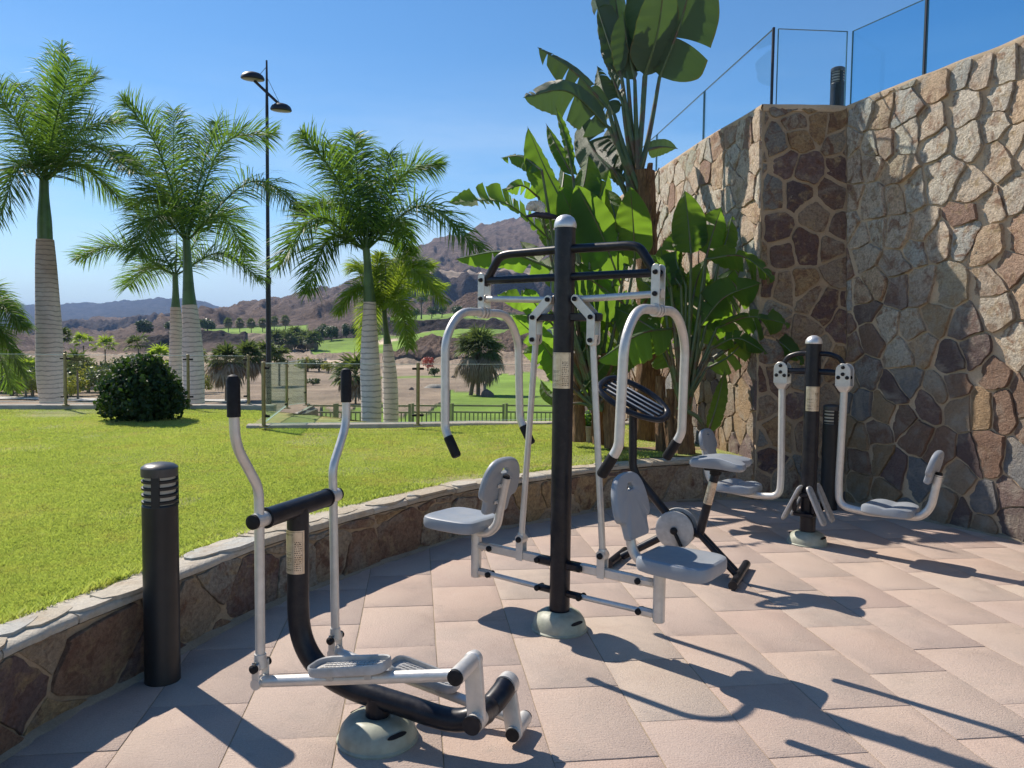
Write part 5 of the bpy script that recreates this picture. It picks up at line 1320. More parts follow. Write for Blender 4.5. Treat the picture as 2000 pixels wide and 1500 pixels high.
royal_palm('leftmost full royal palm with a fat ringed white trunk, tallest of the row', 13.1,
  [(101, 792, 20), (97, 735, 23), (96, 660, 23.5), (93, 590, 21), (90, 520, 18.5), (88, 468, 15.5)], [(88, 468, 13.5), (87, 430, 12.5), (86, 385, 9), (86, 352, 8)],
  [((100, 205), (122, 92), .3), ((108, 240), (140, 120), -.8), ((40, 255), (-15, 165), -.6), ((165, 282), (262, 335), -1.0), ((150, 262), (235, 232), .9), ((40, 325), (-5, 435), -.8), ((125, 215), (186, 145), 1.0), ((68, 235), (40, 165), 1.1), ((150, 320), (232, 385), 1.2)], seed=2)
royal_palm('royal palm with leaning green crownshaft just left of the street lamp, largest crown', 12.95,
  [(379, 792, 19.5), (378, 730, 20), (376, 680, 19), (374, 640, 16.5), (370, 596, 14)], [(370, 596, 13.5), (368, 560, 10.5), (366, 510, 8), (364, 468, 7)],
  [((308, 290), (238, 192), -.7), ((340, 330), (340, 215), .8), ((435, 285), (535, 262), .5), ((490, 355), (598, 412), -.9), ((300, 350), (245, 300), 1.0), ((310, 420), (270, 495), -1.0), ((395, 330), (425, 240), 1.1), ((430, 420), (480, 500), 1.2), ((325, 380), (262, 400), .8)], seed=3)
royal_palm('slimmer royal palm half hidden behind its neighbour, with two long level fronds', 15.6,
  [(344, 795, 13), (344, 720, 13), (344, 660, 12), (343, 600, 9.5)], [(343, 600, 8.5), (343, 570, 6), (342, 535, 5)],
  [((235, 482), (152, 505), -.3), ((430, 495), (512, 548), -.3), ((300, 460), (262, 400), .8), ((390, 455), (410, 380), .5), ((300, 520), (250, 560), 1.0)], Lm=.62, seed=4)
royal_palm('royal palm standing right of the street lamp with evenly spread green fronds', 10.95,
  [(725, 834, 19.5), (725, 780, 20), (723, 720, 19.5), (722, 660, 16), (722, 590, 12)], [(722, 590, 12), (720, 560, 10), (718, 520, 7.5), (715, 484, 7)],
  [((655, 345), (588, 262), -.5), ((690, 360), (640, 280), .7), ((700, 365), (692, 262), .4), ((785, 345), (862, 322), .3), ((825, 402), (938, 488), -.7), ((620, 425), (545, 520), -.8), ((645, 465), (600, 572), .5), ((745, 380), (760, 300), .9), ((650, 400), (588, 415), 1.0), ((765, 430), (798, 490), 1.1)], Lm=.52, seed=5)
royal_palm('small yellowish royal palm with a narrow trunk beside the bigger one', 11.1,
  [(764, 834, 14), (763, 790, 15), (761, 730, 14), (757, 672, 8.5)], [(757, 672, 8), (754, 645, 5.5), (750, 600, 4.5)],
  [((805, 530), (866, 590), -.5), ((790, 525), (845, 520), .5), ((735, 545), (742, 495), .3), ((705, 560), (660, 610), -.4), ((775, 520), (800, 490), .8), ((780, 590), (800, 680), -.6), ((725, 600), (715, 690), .7), ((715, 530), (690, 520), .9), ((800, 560), (868, 560), .9)], mat=m_palmy, Lm=.33, seed=6, wid=.014)
# palm just outside the left edge whose fronds reach in
royal_palm('palm at the left picture edge of which only drooping fronds show', 11.6,
  [(-75, 800, 18), (-75, 740, 18), (-75, 700, 16)], [(-75, 700, 13), (-75, 670, 9), (-75, 640, 7)],
  [((-10, 590), (48, 640), -.4), ((-8, 640), (46, 735), .3), ((-30, 570), (20, 600), .9), ((-20, 660), (25, 760), .9), ((-120, 560), (-180, 620), 0), ((-90, 540), (-100, 480), 0)], Lm=.42, seed=8)

# ---- giant white bird of paradise --------------------------------------------------------------
def big_leaf(J, M, T, hw, roll=0, fold=28, splits=3, seed=0, droop=.25, both=True, tipw=.5):
    """broad banana-like blade: J start, M middle, T tip (world), hw half width (m)"""
    rg = random.Random(seed); b = MB(); uv = []
    P = catmull([J, M, T], 12); N = len(P); view = (M-Vector((0, 0, CAMH))).normalized()
    def mid(s): k = min(int(s*(N-1)), N-2); f = s*(N-1)-k; return P[k].lerp(P[k+1], f), (P[k+1]-P[k]).normalized()
    def wf(s): return hw*1.08*max(.02, sin(pi/2*min(1, s/.26))**.62)*max(0, sin(pi/2*min(1, (1-s)/.48)))**.72*(1-.06*s)
    base = rg.random()
    for sg in (-1, 1):
        cuts = sorted([rg.uniform(.12, .95) for _ in range(splits)]); cuts = [0]+cuts+[1]
        for a, c in zip(cuts[:-1], cuts[1:]):
            if c-a < .02: continue
            n = max(3, int((c-a)*34)); m_ = 7; dro = droop*rg.uniform(.5, 1.5)+(.0 if len(cuts) < 5 else rg.uniform(-.1, .35)); g = min(rg.uniform(.004, .018), .05*(c-a)*(P[-1]-P[0]).length)
            sh = rg.uniform(.10, .30); tw = rg.uniform(-.25, .25)*(1 if len(cuts) > 3 else .3)
            m0 = len(b.v); b.cur = min(1, max(0, base*.6+rg.random()*.25+(.12 if sg > 0 else 0)))
            for i in range(n+1):
                s = a+(c-a)*i/n; p, Tn = mid(s); side = Tn.cross(view).normalized(); nr = side.cross(Tn)
                lat = side*sg*cos(radians(roll))+nr*sin(radians(roll))*sg
                nn = nr*cos(radians(roll))-side*sin(radians(roll))
                lat = lat*cos(radians(fold))-nn*sin(radians(fold))*(-1)
                w_ = wf(s)
                for j in range(m_+1):
                    f = j/m_; e = (s-a)/(c-a)-.5
                    q = p+lat*(w_*f)+Tn*(w_*f*sh*.6-e*g*2*f*3)+Vector((0, 0, -1))*(w_*f*f*dro)+nn*(w_*tw*f*e+.018*w_/hw*sin(s*46+sg)*f*.5+.006*sin(s*110)*f)
                    b.v.append(tuple(q)); uv.append((s*3.0*(P[-1]-P[0]).length+f*.10, f))
            for i in range(n):
                for j in range(m_):
                    x = m0+i*(m_+1)+j; fc = (x, x+m_+1, x+m_+2, x+1); b.f.append(fc if sg > 0 else fc[::-1]); b.r.append(b.cur)
    return b, uv, P

def strelitzia(name, label, O, leaves, Y, seed, hub=None, rp=.022):
    t = thing(name, label, 'plant', O, 0, None); rg = random.Random(seed); s = Y/FPX; O = Vector(O)
    for i, L_ in enumerate(leaves):
        J, M, T, hw = L_[:4]; o = dict(roll=rg.uniform(-25, 25), splits=rg.choice((1, 2, 3, 5)), dy=rg.uniform(-.5, .5), h=hub, fold=rg.uniform(12, 35), droop=.2); o.update(L_[4] if len(L_) > 4 else {})
        y0 = Y+o.get('y', 0); y1 = y0+o['dy']
        j = at(*J, y0); m_ = at(*M, (y0+y1)/2); e = at(*T, y1)
        b, uv, P = big_leaf(j, m_, e, hw*s, o['roll'], o['fold'], o['splits'], seed*17+i, o['droop'])
        b.v = [(v[0]-O.x, v[1]-O.y, v[2]-O.z) for v in b.v]
        lo = build_uv(b, uv, 'leaf', m_banw if (seed == 1 or o.get('waxy')) else m_ban, t)
        # midrib and leaf stalk
        hx = at(*o['h'], y0 if 'hy' not in o else o['hy'])+Vector((rg.uniform(-.06, .06), rg.uniform(-.08, .08), 0))
        mid_ = (hx+j)/2+Vector(((hx.x-j.x)*-.10, 0, .04)); st = catmull([hx, mid_, j], 6)
        pp = [q-O for q in st]+[q-O+Vector((0, 0, -.004)) for q in P[1:]]
        n1 = len(st); n2 = len(P)-1; rr = [rp*(1.15-.55*k/n1) for k in range(n1)]+[rp*.60*(1-.9*k/n2) for k in range(n2)]
        sb = MB(); sb.tube(pp, rr, 8); sb.build('leaf_stalk', m_stem, lo)
    return t
def stem(px0, py0, px1, py1, Y, w0, w1, parent, O, mat=m_fib, seed=0, flakes=6, name='stem'):
    s = Y/FPX; a = at(px0, py0, Y); c = at(px1, py1, Y); O = Vector(O); rg = random.Random(seed); b = MB(); n = 14; rs = []
    for i in range(n+1):
        f = i/n; p = a.lerp(c, f)-O; r = (w0+(w1-w0)*f)*s
        rs.append([p+Vector((cos(q), sin(q), 0))*r*(1+.16*noise.noise(Vector((cos(q)*2, sin(q)*2, f*5+seed)))+.05*sin(f*40)) for q in np.linspace(0, 2*pi, 20, endpoint=False)])
    b.rings(rs); so_ = b.build(name, mat, parent)
    if flakes:
        k = MB()
        for i in range(flakes):
            f = rg.uniform(.35, .98); p = a.lerp(c, f)-O; r = (w0+(w1-w0)*f)*s; q = rg.uniform(0, 2*pi); L_ = rg.uniform(.25, .6); d = Vector((cos(q), sin(q), 0)); tt = Vector((-sin(q), cos(q), 0)); w_ = rg.uniform(.03, .07)
            p0 = p+d*r*.8-Vector((0, 0, L_*.6))
            rr = [[p0+d*(r*.25*g+.05*g*g)+tt*x*w_*(1-.6*g)+Vector((0, 0, L_*g))+d*(-.012*x*x) for x in (-1, -.3, .3, 1)]+[p0+d*(r*.25*g+.05*g*g-.012)+tt*x*w_*(1-.6*g)+Vector((0, 0, L_*g)) for x in (1, .3, -.3, -1)] for g in (0, .3, .6, .85, 1)]
            k.rings(rr)
        build_each(k, 'old_sheath', mat, so_)
    return so_
YA = 9.25; oA = at(1262, 868, YA); oA = (oA.x, YA, LZ)
A = strelitzia('giant_bird_of_paradise', 'tallest big-leaved plant, fibrous brown trunk and huge paddle leaves against the sky', oA, [
  ((1288, 152), (1330, 40), (1366, -100), 62, dict(roll=8, splits=4, dy=-.3, fold=10, droop=.12)),
  ((1262, 140), (1262, 40), (1258, -110), 52, dict(roll=20, splits=0, dy=.3, fold=14)),
  ((1240, 158), (1226, 90), (1216, 22), 30, dict(roll=-40, splits=0, dy=0, fold=30)),
  ((1214, 150), (1182, 60), (1145, -60), 36, dict(roll=48, splits=3, dy=.4)),
  ((1226, 150), (1208, 40), (1192, -90), 38, dict(roll=-30, splits=0, dy=.5)),
  ((1258, 150), (1285, 60), (1300, -60), 42, dict(roll=-20, splits=0, dy=-.4)),
  ((1190, 250), (1110, 178), (1022, 190), 34, dict(roll=-22, splits=2, dy=-.4, fold=22, droop=.45)),
  ((1188, 212), (1122, 140), (1050, 92), 28, dict(roll=-10, splits=3, dy=.2, droop=.3)),
  ((1200, 225), (1180, 180), (1166, 128), 24, dict(roll=20, splits=3, dy=.3)),
  ((1216, 200), (1200, 160), (1178, 110), 16, dict(roll=60, splits=1, dy=.2)),
  ((1262, 292), (1295, 286), (1324, 290), 17, dict(roll=-10, splits=0, dy=.4, h=(1252, 335))),
  ((1196, 330), (1158, 290), (1128, 222), 38, dict(roll=15, splits=2, dy=.5, h=(1235, 380))),
  ((1222, 335), (1205, 290), (1200, 235), 30, dict(roll=-25, splits=1, dy=.6, h=(1235, 390))),
  ((1225, 350), (1190, 322), (1150, 300), 26, dict(roll=35, splits=2, dy=.3, h=(1235, 390))),
], YA, 1, (1244, 372), .033)
stem(1262, 875, 1268, 600, YA, 27, 22, A, oA, seed=1, flakes=12, name='trunk'); stem(1268, 600, 1256, 335, YA, 22, 22, A, oA, seed=2, flakes=16, name='trunk')
oB = at(1160, 860, 8.4); oB = (oB.x, 8.4, LZ)
Bp = strelitzia('giant_bird_of_paradise', 'big-leaved plant behind the tall dark post, leaves fanning out to the left', oB, [
  ((1118, 430), (1068, 335), (1030, 246), 33, dict(roll=-35, splits=0, dy=.2, fold=30)),
  ((1118, 335), (1104, 270), (1084, 206), 11, dict(roll=30, splits=0)), ((1120, 345), (1090, 290), (1066, 240), 15, dict(roll=-10, splits=0)),
  ((1058, 332), (1018, 305), (978, 308), 15, dict(roll=-30, splits=2, droop=.4)),
  ((1075, 468), (985, 396), (872, 396), 30, dict(roll=-62, splits=9, dy=-.6, fold=4, droop=-.35)),
  ((1052, 385), (1020, 362), (985, 372), 14, dict(roll=-20, splits=2)),
  ((1082, 525), (985, 492), (888, 506), 24, dict(roll=-35, splits=2, dy=-.4, droop=.4)),
  ((1168, 520), (1130, 440), (1092, 362), 34, dict(roll=12, splits=0, dy=-.2, fold=14)),
  ((1215, 560), (1172, 450), (1124, 358), 46, dict(roll=-18, splits=0, dy=-.3, fold=25)),
  ((1240, 510), (1237, 440), (1231, 362), 34, dict(roll=5, splits=0, dy=-.2, fold=12)),
  ((1208, 450), (1195, 400), (1180, 366), 22, dict(roll=20, splits=0, dy=.5)),
  ((1108, 495), (1075, 455), (1048, 418), 26, dict(roll=10, splits=1, dy=.3)),
  ((1082, 612), (1030, 585), (970, 575), 20, dict(roll=-15, splits=2)),
  ((1090, 700), (1040, 650), (1000, 615), 26, dict(roll=20, splits=1, dy=-.3)), ((1085, 640), (1050, 600), (1025, 560), 24, dict(roll=-20, splits=1)),
  ((1240, 610), (1160, 550), (1082, 512), 42, dict(roll=-30, splits=2, dy=-.2)), ((1200, 640), (1160, 590), (1100, 560), 40, dict(roll=30, splits=2, dy=.3)),
  ((1130, 770), (1165, 730), (1195, 695), 15, dict(roll=10, splits=0, dy=-.3)), ((1110, 760), (1080, 700), (1050, 660), 22, dict(roll=-30, splits=0)),
  ((1110, 790), (1070, 770), (1055, 740), 12, dict(roll=0, splits=0)), ((1130, 700), (1150, 660), (1140, 600), 26, dict(roll=30, splits=1)),
  ((1150, 640), (1130, 590), (1090, 540), 34, dict(roll=15, splits=1, dy=.5)), ((1100, 560), (1060, 520), (1015, 470), 28, dict(roll=25, splits=1, dy=.6)), ((1220, 520), (1200, 470), (1195, 410), 34, dict(roll=-20, splits=0, dy=.6)),
  ((1120, 420), (1140, 360), (1150, 300), 34, dict(roll=20, splits=1, dy=.6)), ((1150, 430), (1175, 380), (1190, 330), 32, dict(roll=-30, splits=1, dy=.7)), ((1090, 410), (1100, 350), (1105, 290), 26, dict(roll=30, splits=1, dy=.7)),
  ((1180, 700), (1170, 640), (1190, 590), 34, dict(roll=-30, splits=1, dy=.4)), ((1075, 720), (1050, 690), (1020, 690), 18, dict(roll=-10, splits=1, dy=-.2)), ((1260, 680), (1230, 690), (1190, 740), 20, dict(roll=-30, splits=1, dy=-.2)), ((1230, 700), (1220, 640), (1240, 580), 34, dict(roll=20, splits=1, dy=.4)),
], 8.3, 2, (1165, 800), .020)
m_petal = simple('white_petal', (.62, .60, .55), .6, 0, .3, .12, 20); m_bract = simple('dark_bract', (.035, .03, .05), .45, 0, .4, .3, 10)
for k_, (fx, fy) in enumerate(((1066, 418),)):
    b = MB(); P_ = [at(fx+22, fy+6, 8.3), at(fx, fy+3, 8.25), at(fx-20, fy+1, 8.2), at(fx-44, fy+6, 8.15)]; b.tube([p-Vector(oB) for p in catmull(P_, 5)], [.018]+[.03]*5+[.024]*5+[.012]*4+[.003], 10) if False else b.tube([p-Vector(oB) for p in P_], [.02, .036, .028, .004], 12); fl = b.build('flower_bract', m_bract, Bp)
    for q in range(3 if k_ == 0 else 1):
        pb, puv, _ = big_leaf(at(fx-2-q*7, fy-2, 8.2), at(fx-12-q*6, fy-16, 8.18), at(fx-24-q*9, fy-24+q*8, 8.15), .055, 10*q-10, 15, 0, 77+q, .1); pb.v = [(v[0]-oB[0], v[1]-oB[1], v[2]-oB[2]) for v in pb.v]; pb.build('petal', m_petal, fl)
stem(1131, 862, 1128, 690, 8.5, 14, 10, Bp, oB, seed=3, flakes=5); stem(1200, 875, 1190, 690, 8.3, 20, 15, Bp, oB, seed=4, flakes=8); stem(1170, 868, 1160, 700, 8.7, 12, 9, Bp, oB, seed=6, flakes=4)
oD = at(1335, 880, 8.0); oD = (oD.x, 8.0, LZ)
D = strelitzia('giant_bird_of_paradise', 'big-leaved plant leaning on the stone wall behind the push bars', oD, [
  ((1350, 498), (1345, 440), (1337, 370), 34, dict(roll=8, splits=0, dy=.1, fold=16)),
  ((1380, 500), (1392, 455), (1410, 402), 32, dict(roll=-18, splits=1, dy=.1)),
  ((1378, 506), (1450, 500), (1514, 548), 26, dict(roll=-40, splits=4, dy=-.5, droop=.5)),
  ((1400, 640), (1465, 618), (1545, 634), 30, dict(roll=-35, splits=4, dy=-.6, droop=.6)),
  ((1478, 645), (1520, 665), (1572, 712), 22, dict(roll=-20, splits=1, dy=-.5, h=(1400, 700))),
  ((1365, 640), (1415, 580), (1488, 552), 44, dict(roll=-20, splits=3, dy=-.3)),
  ((1325, 620), (1302, 550), (1290, 478), 38, dict(roll=20, splits=2, dy=.3)),
  ((1352, 590), (1362, 545), (1378, 505), 30, dict(roll=0, splits=0, dy=.2)),
  ((1402, 520), (1418, 470), (1430, 420), 20, dict(roll=30, splits=2, dy=.1)),
  ((1382, 848), (1400, 790), (1416, 722), 16, dict(roll=25, splits=0, dy=-.1, y=-.3)),
  ((1318, 640), (1250, 652), (1165, 706), 34, dict(roll=-40, splits=2, dy=-.9, droop=.4)),
  ((1310, 560), (1292, 520), (1268, 500), 26, dict(roll=-30, splits=3)), ((1330, 560), (1310, 520), (1330, 470), 20, dict(roll=40, splits=3)),
  ((1340, 660), (1310, 610), (1260, 570), 40, dict(roll=20, splits=2, dy=.3)), ((1350, 660), (1390, 620), (1430, 590), 36, dict(roll=10, splits=2, dy=.1)),
  ((1290, 650), (1240, 620), (1200, 600), 34, dict(roll=-20, splits=2, dy=.3)), ((1370, 600), (1400, 560), (1440, 520), 34, dict(roll=20, splits=2, dy=0)), ((1340, 560), (1320, 500), (1335, 440), 30, dict(roll=-35, splits=1, dy=.3)),
  ((1300, 610), (1270, 560), (1240, 540), 36, dict(roll=10, splits=1, dy=.4)), ((1380, 720), (1430, 690), (1470, 640), 26, dict(roll=30, splits=2, dy=-.1)), ((1310, 720), (1290, 680), (1260, 640), 26, dict(roll=-20, splits=1, dy=.2)), ((1390, 680), (1440, 660), (1500, 690), 18, dict(roll=-10, splits=3, dy=-.4)),
], 7.95, 3, (1335, 800), .022)
stem(1338, 885, 1330, 740, 8.0, 20, 14, D, oD, seed=7, flakes=7); stem(1292, 885, 1290, 735, 8.2, 12, 9, D, oD, seed=8, flakes=0); stem(1312, 880, 1310, 760, 8.1, 13, 9, D, oD, seed=9, flakes=4)

# ---- leafy shrubs, far trees -------------------------------------------------------------------
def leaf_cloud(n, lobes, size, seed, thick=.35, up=.3, shape='leaf'):
    """lobes: [(centre, radii)], leaves scattered through the outer part of each lobe"""
    rg = np.random.default_rng(seed); tot = np.array([l[1][0]*l[1][2] for l in lobes]); tot = tot/tot.sum(); V = []; F = []; R = []
    for (c, r), k in zip(lobes, tot):
        m_ = int(n*k)
        if m_ < 1: continue
        d = rg.normal(size=(m_, 3)); d /= np.linalg.norm(d, axis=1)[:, None]; rad = 1-thick*rg.random(m_)**1.6
        bump_ = 1+.16*np.sin(d[:, 0]*7+seed)*np.cos(d[:, 2]*6+seed*2)+.10*np.sin(d[:, 1]*13+d[:, 0]*11)
        p = np.array(c)+d*np.array(r)*(rad*bump_)[:, None]
        a = rg.normal(size=(m_, 3))+d*.2; a[:, 2] -= up*.5; a /= np.linalg.norm(a, axis=1)[:, None]
        nrm = d+rg.normal(size=(m_, 3))*.55; nrm[:, 2] += up; s_ = np.cross(a, nrm); s_ /= np.linalg.norm(s_, axis=1)[:, None]
        L_ = size*rg.uniform(.6, 1.35, m_)[:, None]; w_ = L_*(.36 if shape == 'leaf' else .13)
        q = np.stack([p-a*L_*.5, p+s_*w_-a*L_*.05, p+a*L_*.5, p-s_*w_-a*L_*.05], 1); V.append(q.reshape(-1, 3)); R.append(rg.random(m_))
    V = np.concatenate(V); R = np.concatenate(R); return V, np.arange(len(V)).reshape(-1, 4), R
def shrub(name, label, loc, lobes, n, size, mat, seed, cat='shrub', group=None, stemh=.5, stemr=.03, shape='leaf'):
    t = thing(name, label, cat, loc, 0, group); V, F, R = leaf_cloud(n, lobes, size, seed, shape=shape); fast_mesh('foliage', V, F, mat, t, R)
    b = MB(); b.tube([(0, 0, -.1), (.01, 0, stemh*.5), (0, .01, stemh)], [stemr, stemr*.8, stemr*.5], 8); b.build('trunk', m_wood, t); return t
sy = 10.2; sc_ = G(252, 828, LZ)
shrub('dark_shrub', 'dark glossy rounded shrub growing on the lawn', (sc_.x, sc_.y+.35, LZ-.02), [((0, 0, .30), (.53, .5, .32)), ((-.02, 0, .50), (.50, .45, .30)), ((.05, 0, .70), (.34, .32, .22)), ((-.38, -.02, .52), (.18, .2, .14)), ((.30, 0, .45), (.26, .3, .26)), ((.16, -.05, .82), (.16, .18, .14)), ((-.22, .05, .74), (.17, .2, .13)), ((.44, 0, .26), (.17, .2, .2)), ((-.46, 0, .24), (.14, .2, .18)), ((0, 0, .30), (.40, .38, .26))], 9500, .062, m_ivy, 5)

def far_palm(px, Y, h, cr, label, group, seed, skirt=.0, nf=26, mat=m_palmfar, fan=False, trunk_r=None, lm=None, fine=1.0, ptype='fan_palm', cat='palm tree', dz=0):
    """palm in the valley: trunk, crown of many arching leaves, dead skirt"""
    rg = random.Random(seed); base = onT(px, Y, dz); t = thing(ptype, label, cat, base, 0, group)
    tr = trunk_r or h*.035; b = MB(); b.tube([(0, 0, -.5), (0, 0, h*.5), (0, 0, h-cr*.2)], [tr*1.25, tr, tr*.9], 10); b.build('trunk', m_wood, t)
    def crown(n, e0, e1, L0, L1, droop, w_):
        b = MB()
        for i in range(n):
            az = rg.uniform(0, 2*pi); el = radians(rg.uniform(e0, e1)); L_ = cr*rg.uniform(L0, L1); d = Vector((cos(az)*cos(el), sin(az)*cos(el), sin(el)))
            c = Vector((0, 0, h)); st = c+d*L_*.45; b.cur = rg.random()
            side = d.cross(Vector((0, 0, 1))).normalized(); up = side.cross(d)
            k = 7 if fine == 1 else 13
            for j in range(k):
                a = radians(-70+140*j/(k-1)); dd = (d*cos(a)+side*sin(a)+up*rg.uniform(-.1, .2)).normalized(); p = st.copy(); q = []
                wv = d.cross(dd).cross(dd); wv = (side if wv.length < .01 else wv.normalized())*w_*fine
                for m_ in range(4): q.append((p-wv*(.5, 1, .8, .05)[m_], p+wv*(.5, 1, .8, .05)[m_])); dd = (dd+Vector((0, 0, -droop))*(m_+1)*.35).normalized(); p = p+dd*L_*.55/3
                n0 = len(b.v)
                for x, y in q: b.v += [tuple(x), tuple(y)]
                for m_ in range(3): b.f.append((n0+2*m_, n0+2*m_+1, n0+2*m_+3, n0+2*m_+2)); b.r.append(b.cur)
            b.v += [tuple(c-side*w_*.3), tuple(c+side*w_*.3), tuple(st+side*w_*.3), tuple(st-side*w_*.3)]; n0 = len(b.v)-4; b.f.append((n0, n0+1, n0+2, n0+3)); b.r.append(.3)
        return b
    crown(nf, -15, 85, .8, 1.1, .45, cr*.045).build('crown', mat, t, smooth=False)
    if skirt:
        crown(int(nf*.9), -75, -8, .75*skirt, 1.1*skirt, .8, cr*.05).build('dead_leaves', m_dead, t, smooth=False)
    return t
# large shaggy palm on the golf grass (two trunks)
fpz = far_palm(934, 56, 3.15, 2.15, 'shaggy fan palm with a grey skirt of dead leaves on the golf grass', None, 3, 1.2, 85, m_palmfar, trunk_r=.13, fine=.55)
b = MB(); b.tube([(-.62, .1, -.4), (-.35, .05, 1.2), (-.1, 0, 2.6)], [.17, .13, .10], 10); b.build('trunk', m_wood, fpz)
far_palm(441, 47, 2.5, 1.25, 'left of two stout fan palms behind the lawn kerb, wider crown', 'stout fan palms in the valley', 11, 1.5, 70)
far_palm(484, 49, 2.75, 1.2, 'right of two stout fan palms behind the lawn kerb, taller with bare foot', 'stout fan palms in the valley', 12, 1.3, 70)
far_palm(385, 62, 2.6, 1.4, 'thin palm between the ringed trunk and the two stout fan palms', None, 13, .5, 26, trunk_r=.06)
for i, (px, Y, h, c, lab) in enumerate([(457, 255, 5.0, 2.0, 'leftmost'), (467, 256, 4.8, 2.0, 'second'), (490, 257, 5.0, 2.1, 'third'), (512, 259, 4.8, 2.0, 'fourth'), (535, 260, 5.0, 1.9, 'fifth'), (556, 262, 5.2, 2.1, 'rightmost')]):
    far_palm(446+i*22.3, Y+12, h*.72, c*.95, '%s of the row of tiny palms on the green terrace beside the street lamp' % lab, 'row of palms on the far green terrace', 20+i, 1.25, 44)
# hedge-like palms left of the fairway
rgv = random.Random(4)
for i, px in enumerate((536, 549, 562, 575, 588, 600, 611)):
    far_palm(px, 196+rgv.uniform(-4, 4), rgv.uniform(2.6, 3.6), 3.1, ('low palm in the dark clump right of the lamp pole, %s' % ('leftmost', 'second from left', 'third from left', 'in the middle', 'third from right', 'second from right', 'rightmost')[i]), 'dense clump of low palms', 40+i, .9, 46, m_palmfar)
def tree(px, Y, w_, h, label, group, seed, mat=m_bush, n=1400, leaf=None, name='tree', dz=0, cat='tree'):
    rg = random.Random(seed); base = onT(px, Y, dz); lobes = [((0, 0, h*.58), (w_*.40, w_*.4, h*.40))]
    for k in range(7):
        a = rg.uniform(0, 2*pi); lobes.append(((cos(a)*w_*.26, sin(a)*w_*.26, h*rg.uniform(.35, .8)), (w_*rg.uniform(.16, .26), w_*.22, h*rg.uniform(.14, .24))))
    t = thing(name, label, cat, base, 0, group); V, F, R = leaf_cloud(n, lobes, leaf or w_*.11, seed, .6); fast_mesh('foliage', V, F, mat, t, R)
    b = MB(); b.tube([(0, 0, -.5), (.02*w_, 0, h*.3), (0, 0, h*.6)], [w_*.05, w_*.035, w_*.015], 8); b.build('trunk', m_wood, t); return t
tree(630, 236, 4.8, 5.2, 'round dark tree at the left end of the fairway', 'round trees behind the fairway', 1)
tree(647, 230, 4.8, 4.6, 'second dark tree behind the fairway, paler on top', 'round trees behind the fairway', 2)
tree(676, 236, 3.4, 4.8, 'third dark tree behind the fairway', 'round trees behind the fairway', 3)
tree(690, 236, 3.2, 4.8, 'dark tree behind the fairway touching the ringed palm trunk', 'round trees behind the fairway', 4)
tree(283, 262, 6.0, 5.6, 'dark tree in front of the grey cliff at the left', None, 5)
tree(333, 268, 5.0, 4.2, 'low dark tree just left of the ringed twin trunks', None, 6)
tree(405, 300, 7.0, 5.0, 'hazy olive tree at the left end of the green terrace', None, 7)
for i, (px, w_, h) in enumerate(((787, 4.5, 5), (812, 4, 4.0), (842, 4, 4.6), (862, 4, 4.6), (890, 4.4, 4.2), (925, 4, 3.6))):
    tree(px, 268, w_, h, 'small tree on the dark stone wall below the big hill, %s' % ('leftmost', 'second from left', 'third from left', 'third from right', 'second from right', 'rightmost')[i], 'trees on the dark stone wall', 60+i, n=700)
far_palm(822, 275, 7, 3.2, 'slender palm among the small trees on the dark stone wall', None, 70, .4, 26)
# valley plants at the left, seen through the glass
spec = [(245, 60, 4.6, 2.3, 'large pale green bush rising behind the dark shrub'), (155, 66, 3.6, 2.6, 'palm-like bush to the right of the fat ringed trunk'), (118, 75, 3.0, 3.4, 'yellow-green bush beside the bronze fence post'), (195, 72, 3.4, 2.0, 'grey-green bush between the fat trunk and the dark shrub'),
        (40, 62, 4.0, 2.0, 'low green bush near the left edge behind the glass'), (80, 58, 3.0, 1.8, 'small shrub beside the fat trunk behind the glass'), (10, 55, 3.0, 1.6, 'leftmost low shrub in the valley'), (300, 64, 3.0, 2.2, 'olive bush right of the dark shrub'), (330, 58, 2.6, 1.9, 'small green bush beside the twin trunks'), (135, 52, 2.4, 1.5, 'bright low bush just behind the bronze post'), (60, 80, 5, 2.4, 'wide brownish bush far behind the left glass')]
for i, (px, Y, w_, h, lab) in enumerate(spec): tree(px, Y, w_, h, lab, 'bushes in the valley behind the left fence', 80+i, m_bush if i % 3 else m_yel if i == 2 or i == 9 else m_palmfar, 1500, w_*.085, 'bush', cat='bush')
for i, (px, Y, h) in enumerate(((30, 50, 2.0), (48, 49, 1.7), (150, 48, 2.1), (163, 70, 3.9), (120, 66, 4.2), (205, 70, 3.6), (270, 64, 3.7), (310, 54, 2.6))):
    far_palm(px, Y, h, 1.25, 'young thin palm in the valley, %s' % ('leftmost by the picture edge', 'second from the left edge', 'before the pale path', 'tall one behind the fence post', 'beside the fat trunk', 'left of the dark shrub', 'peeking over the dark shrub', 'right of the dark shrub')[i], 'young palms behind the left fence', 100+i, 0, 24, m_palmy if i % 2 else m_palmfar, trunk_r=.06)
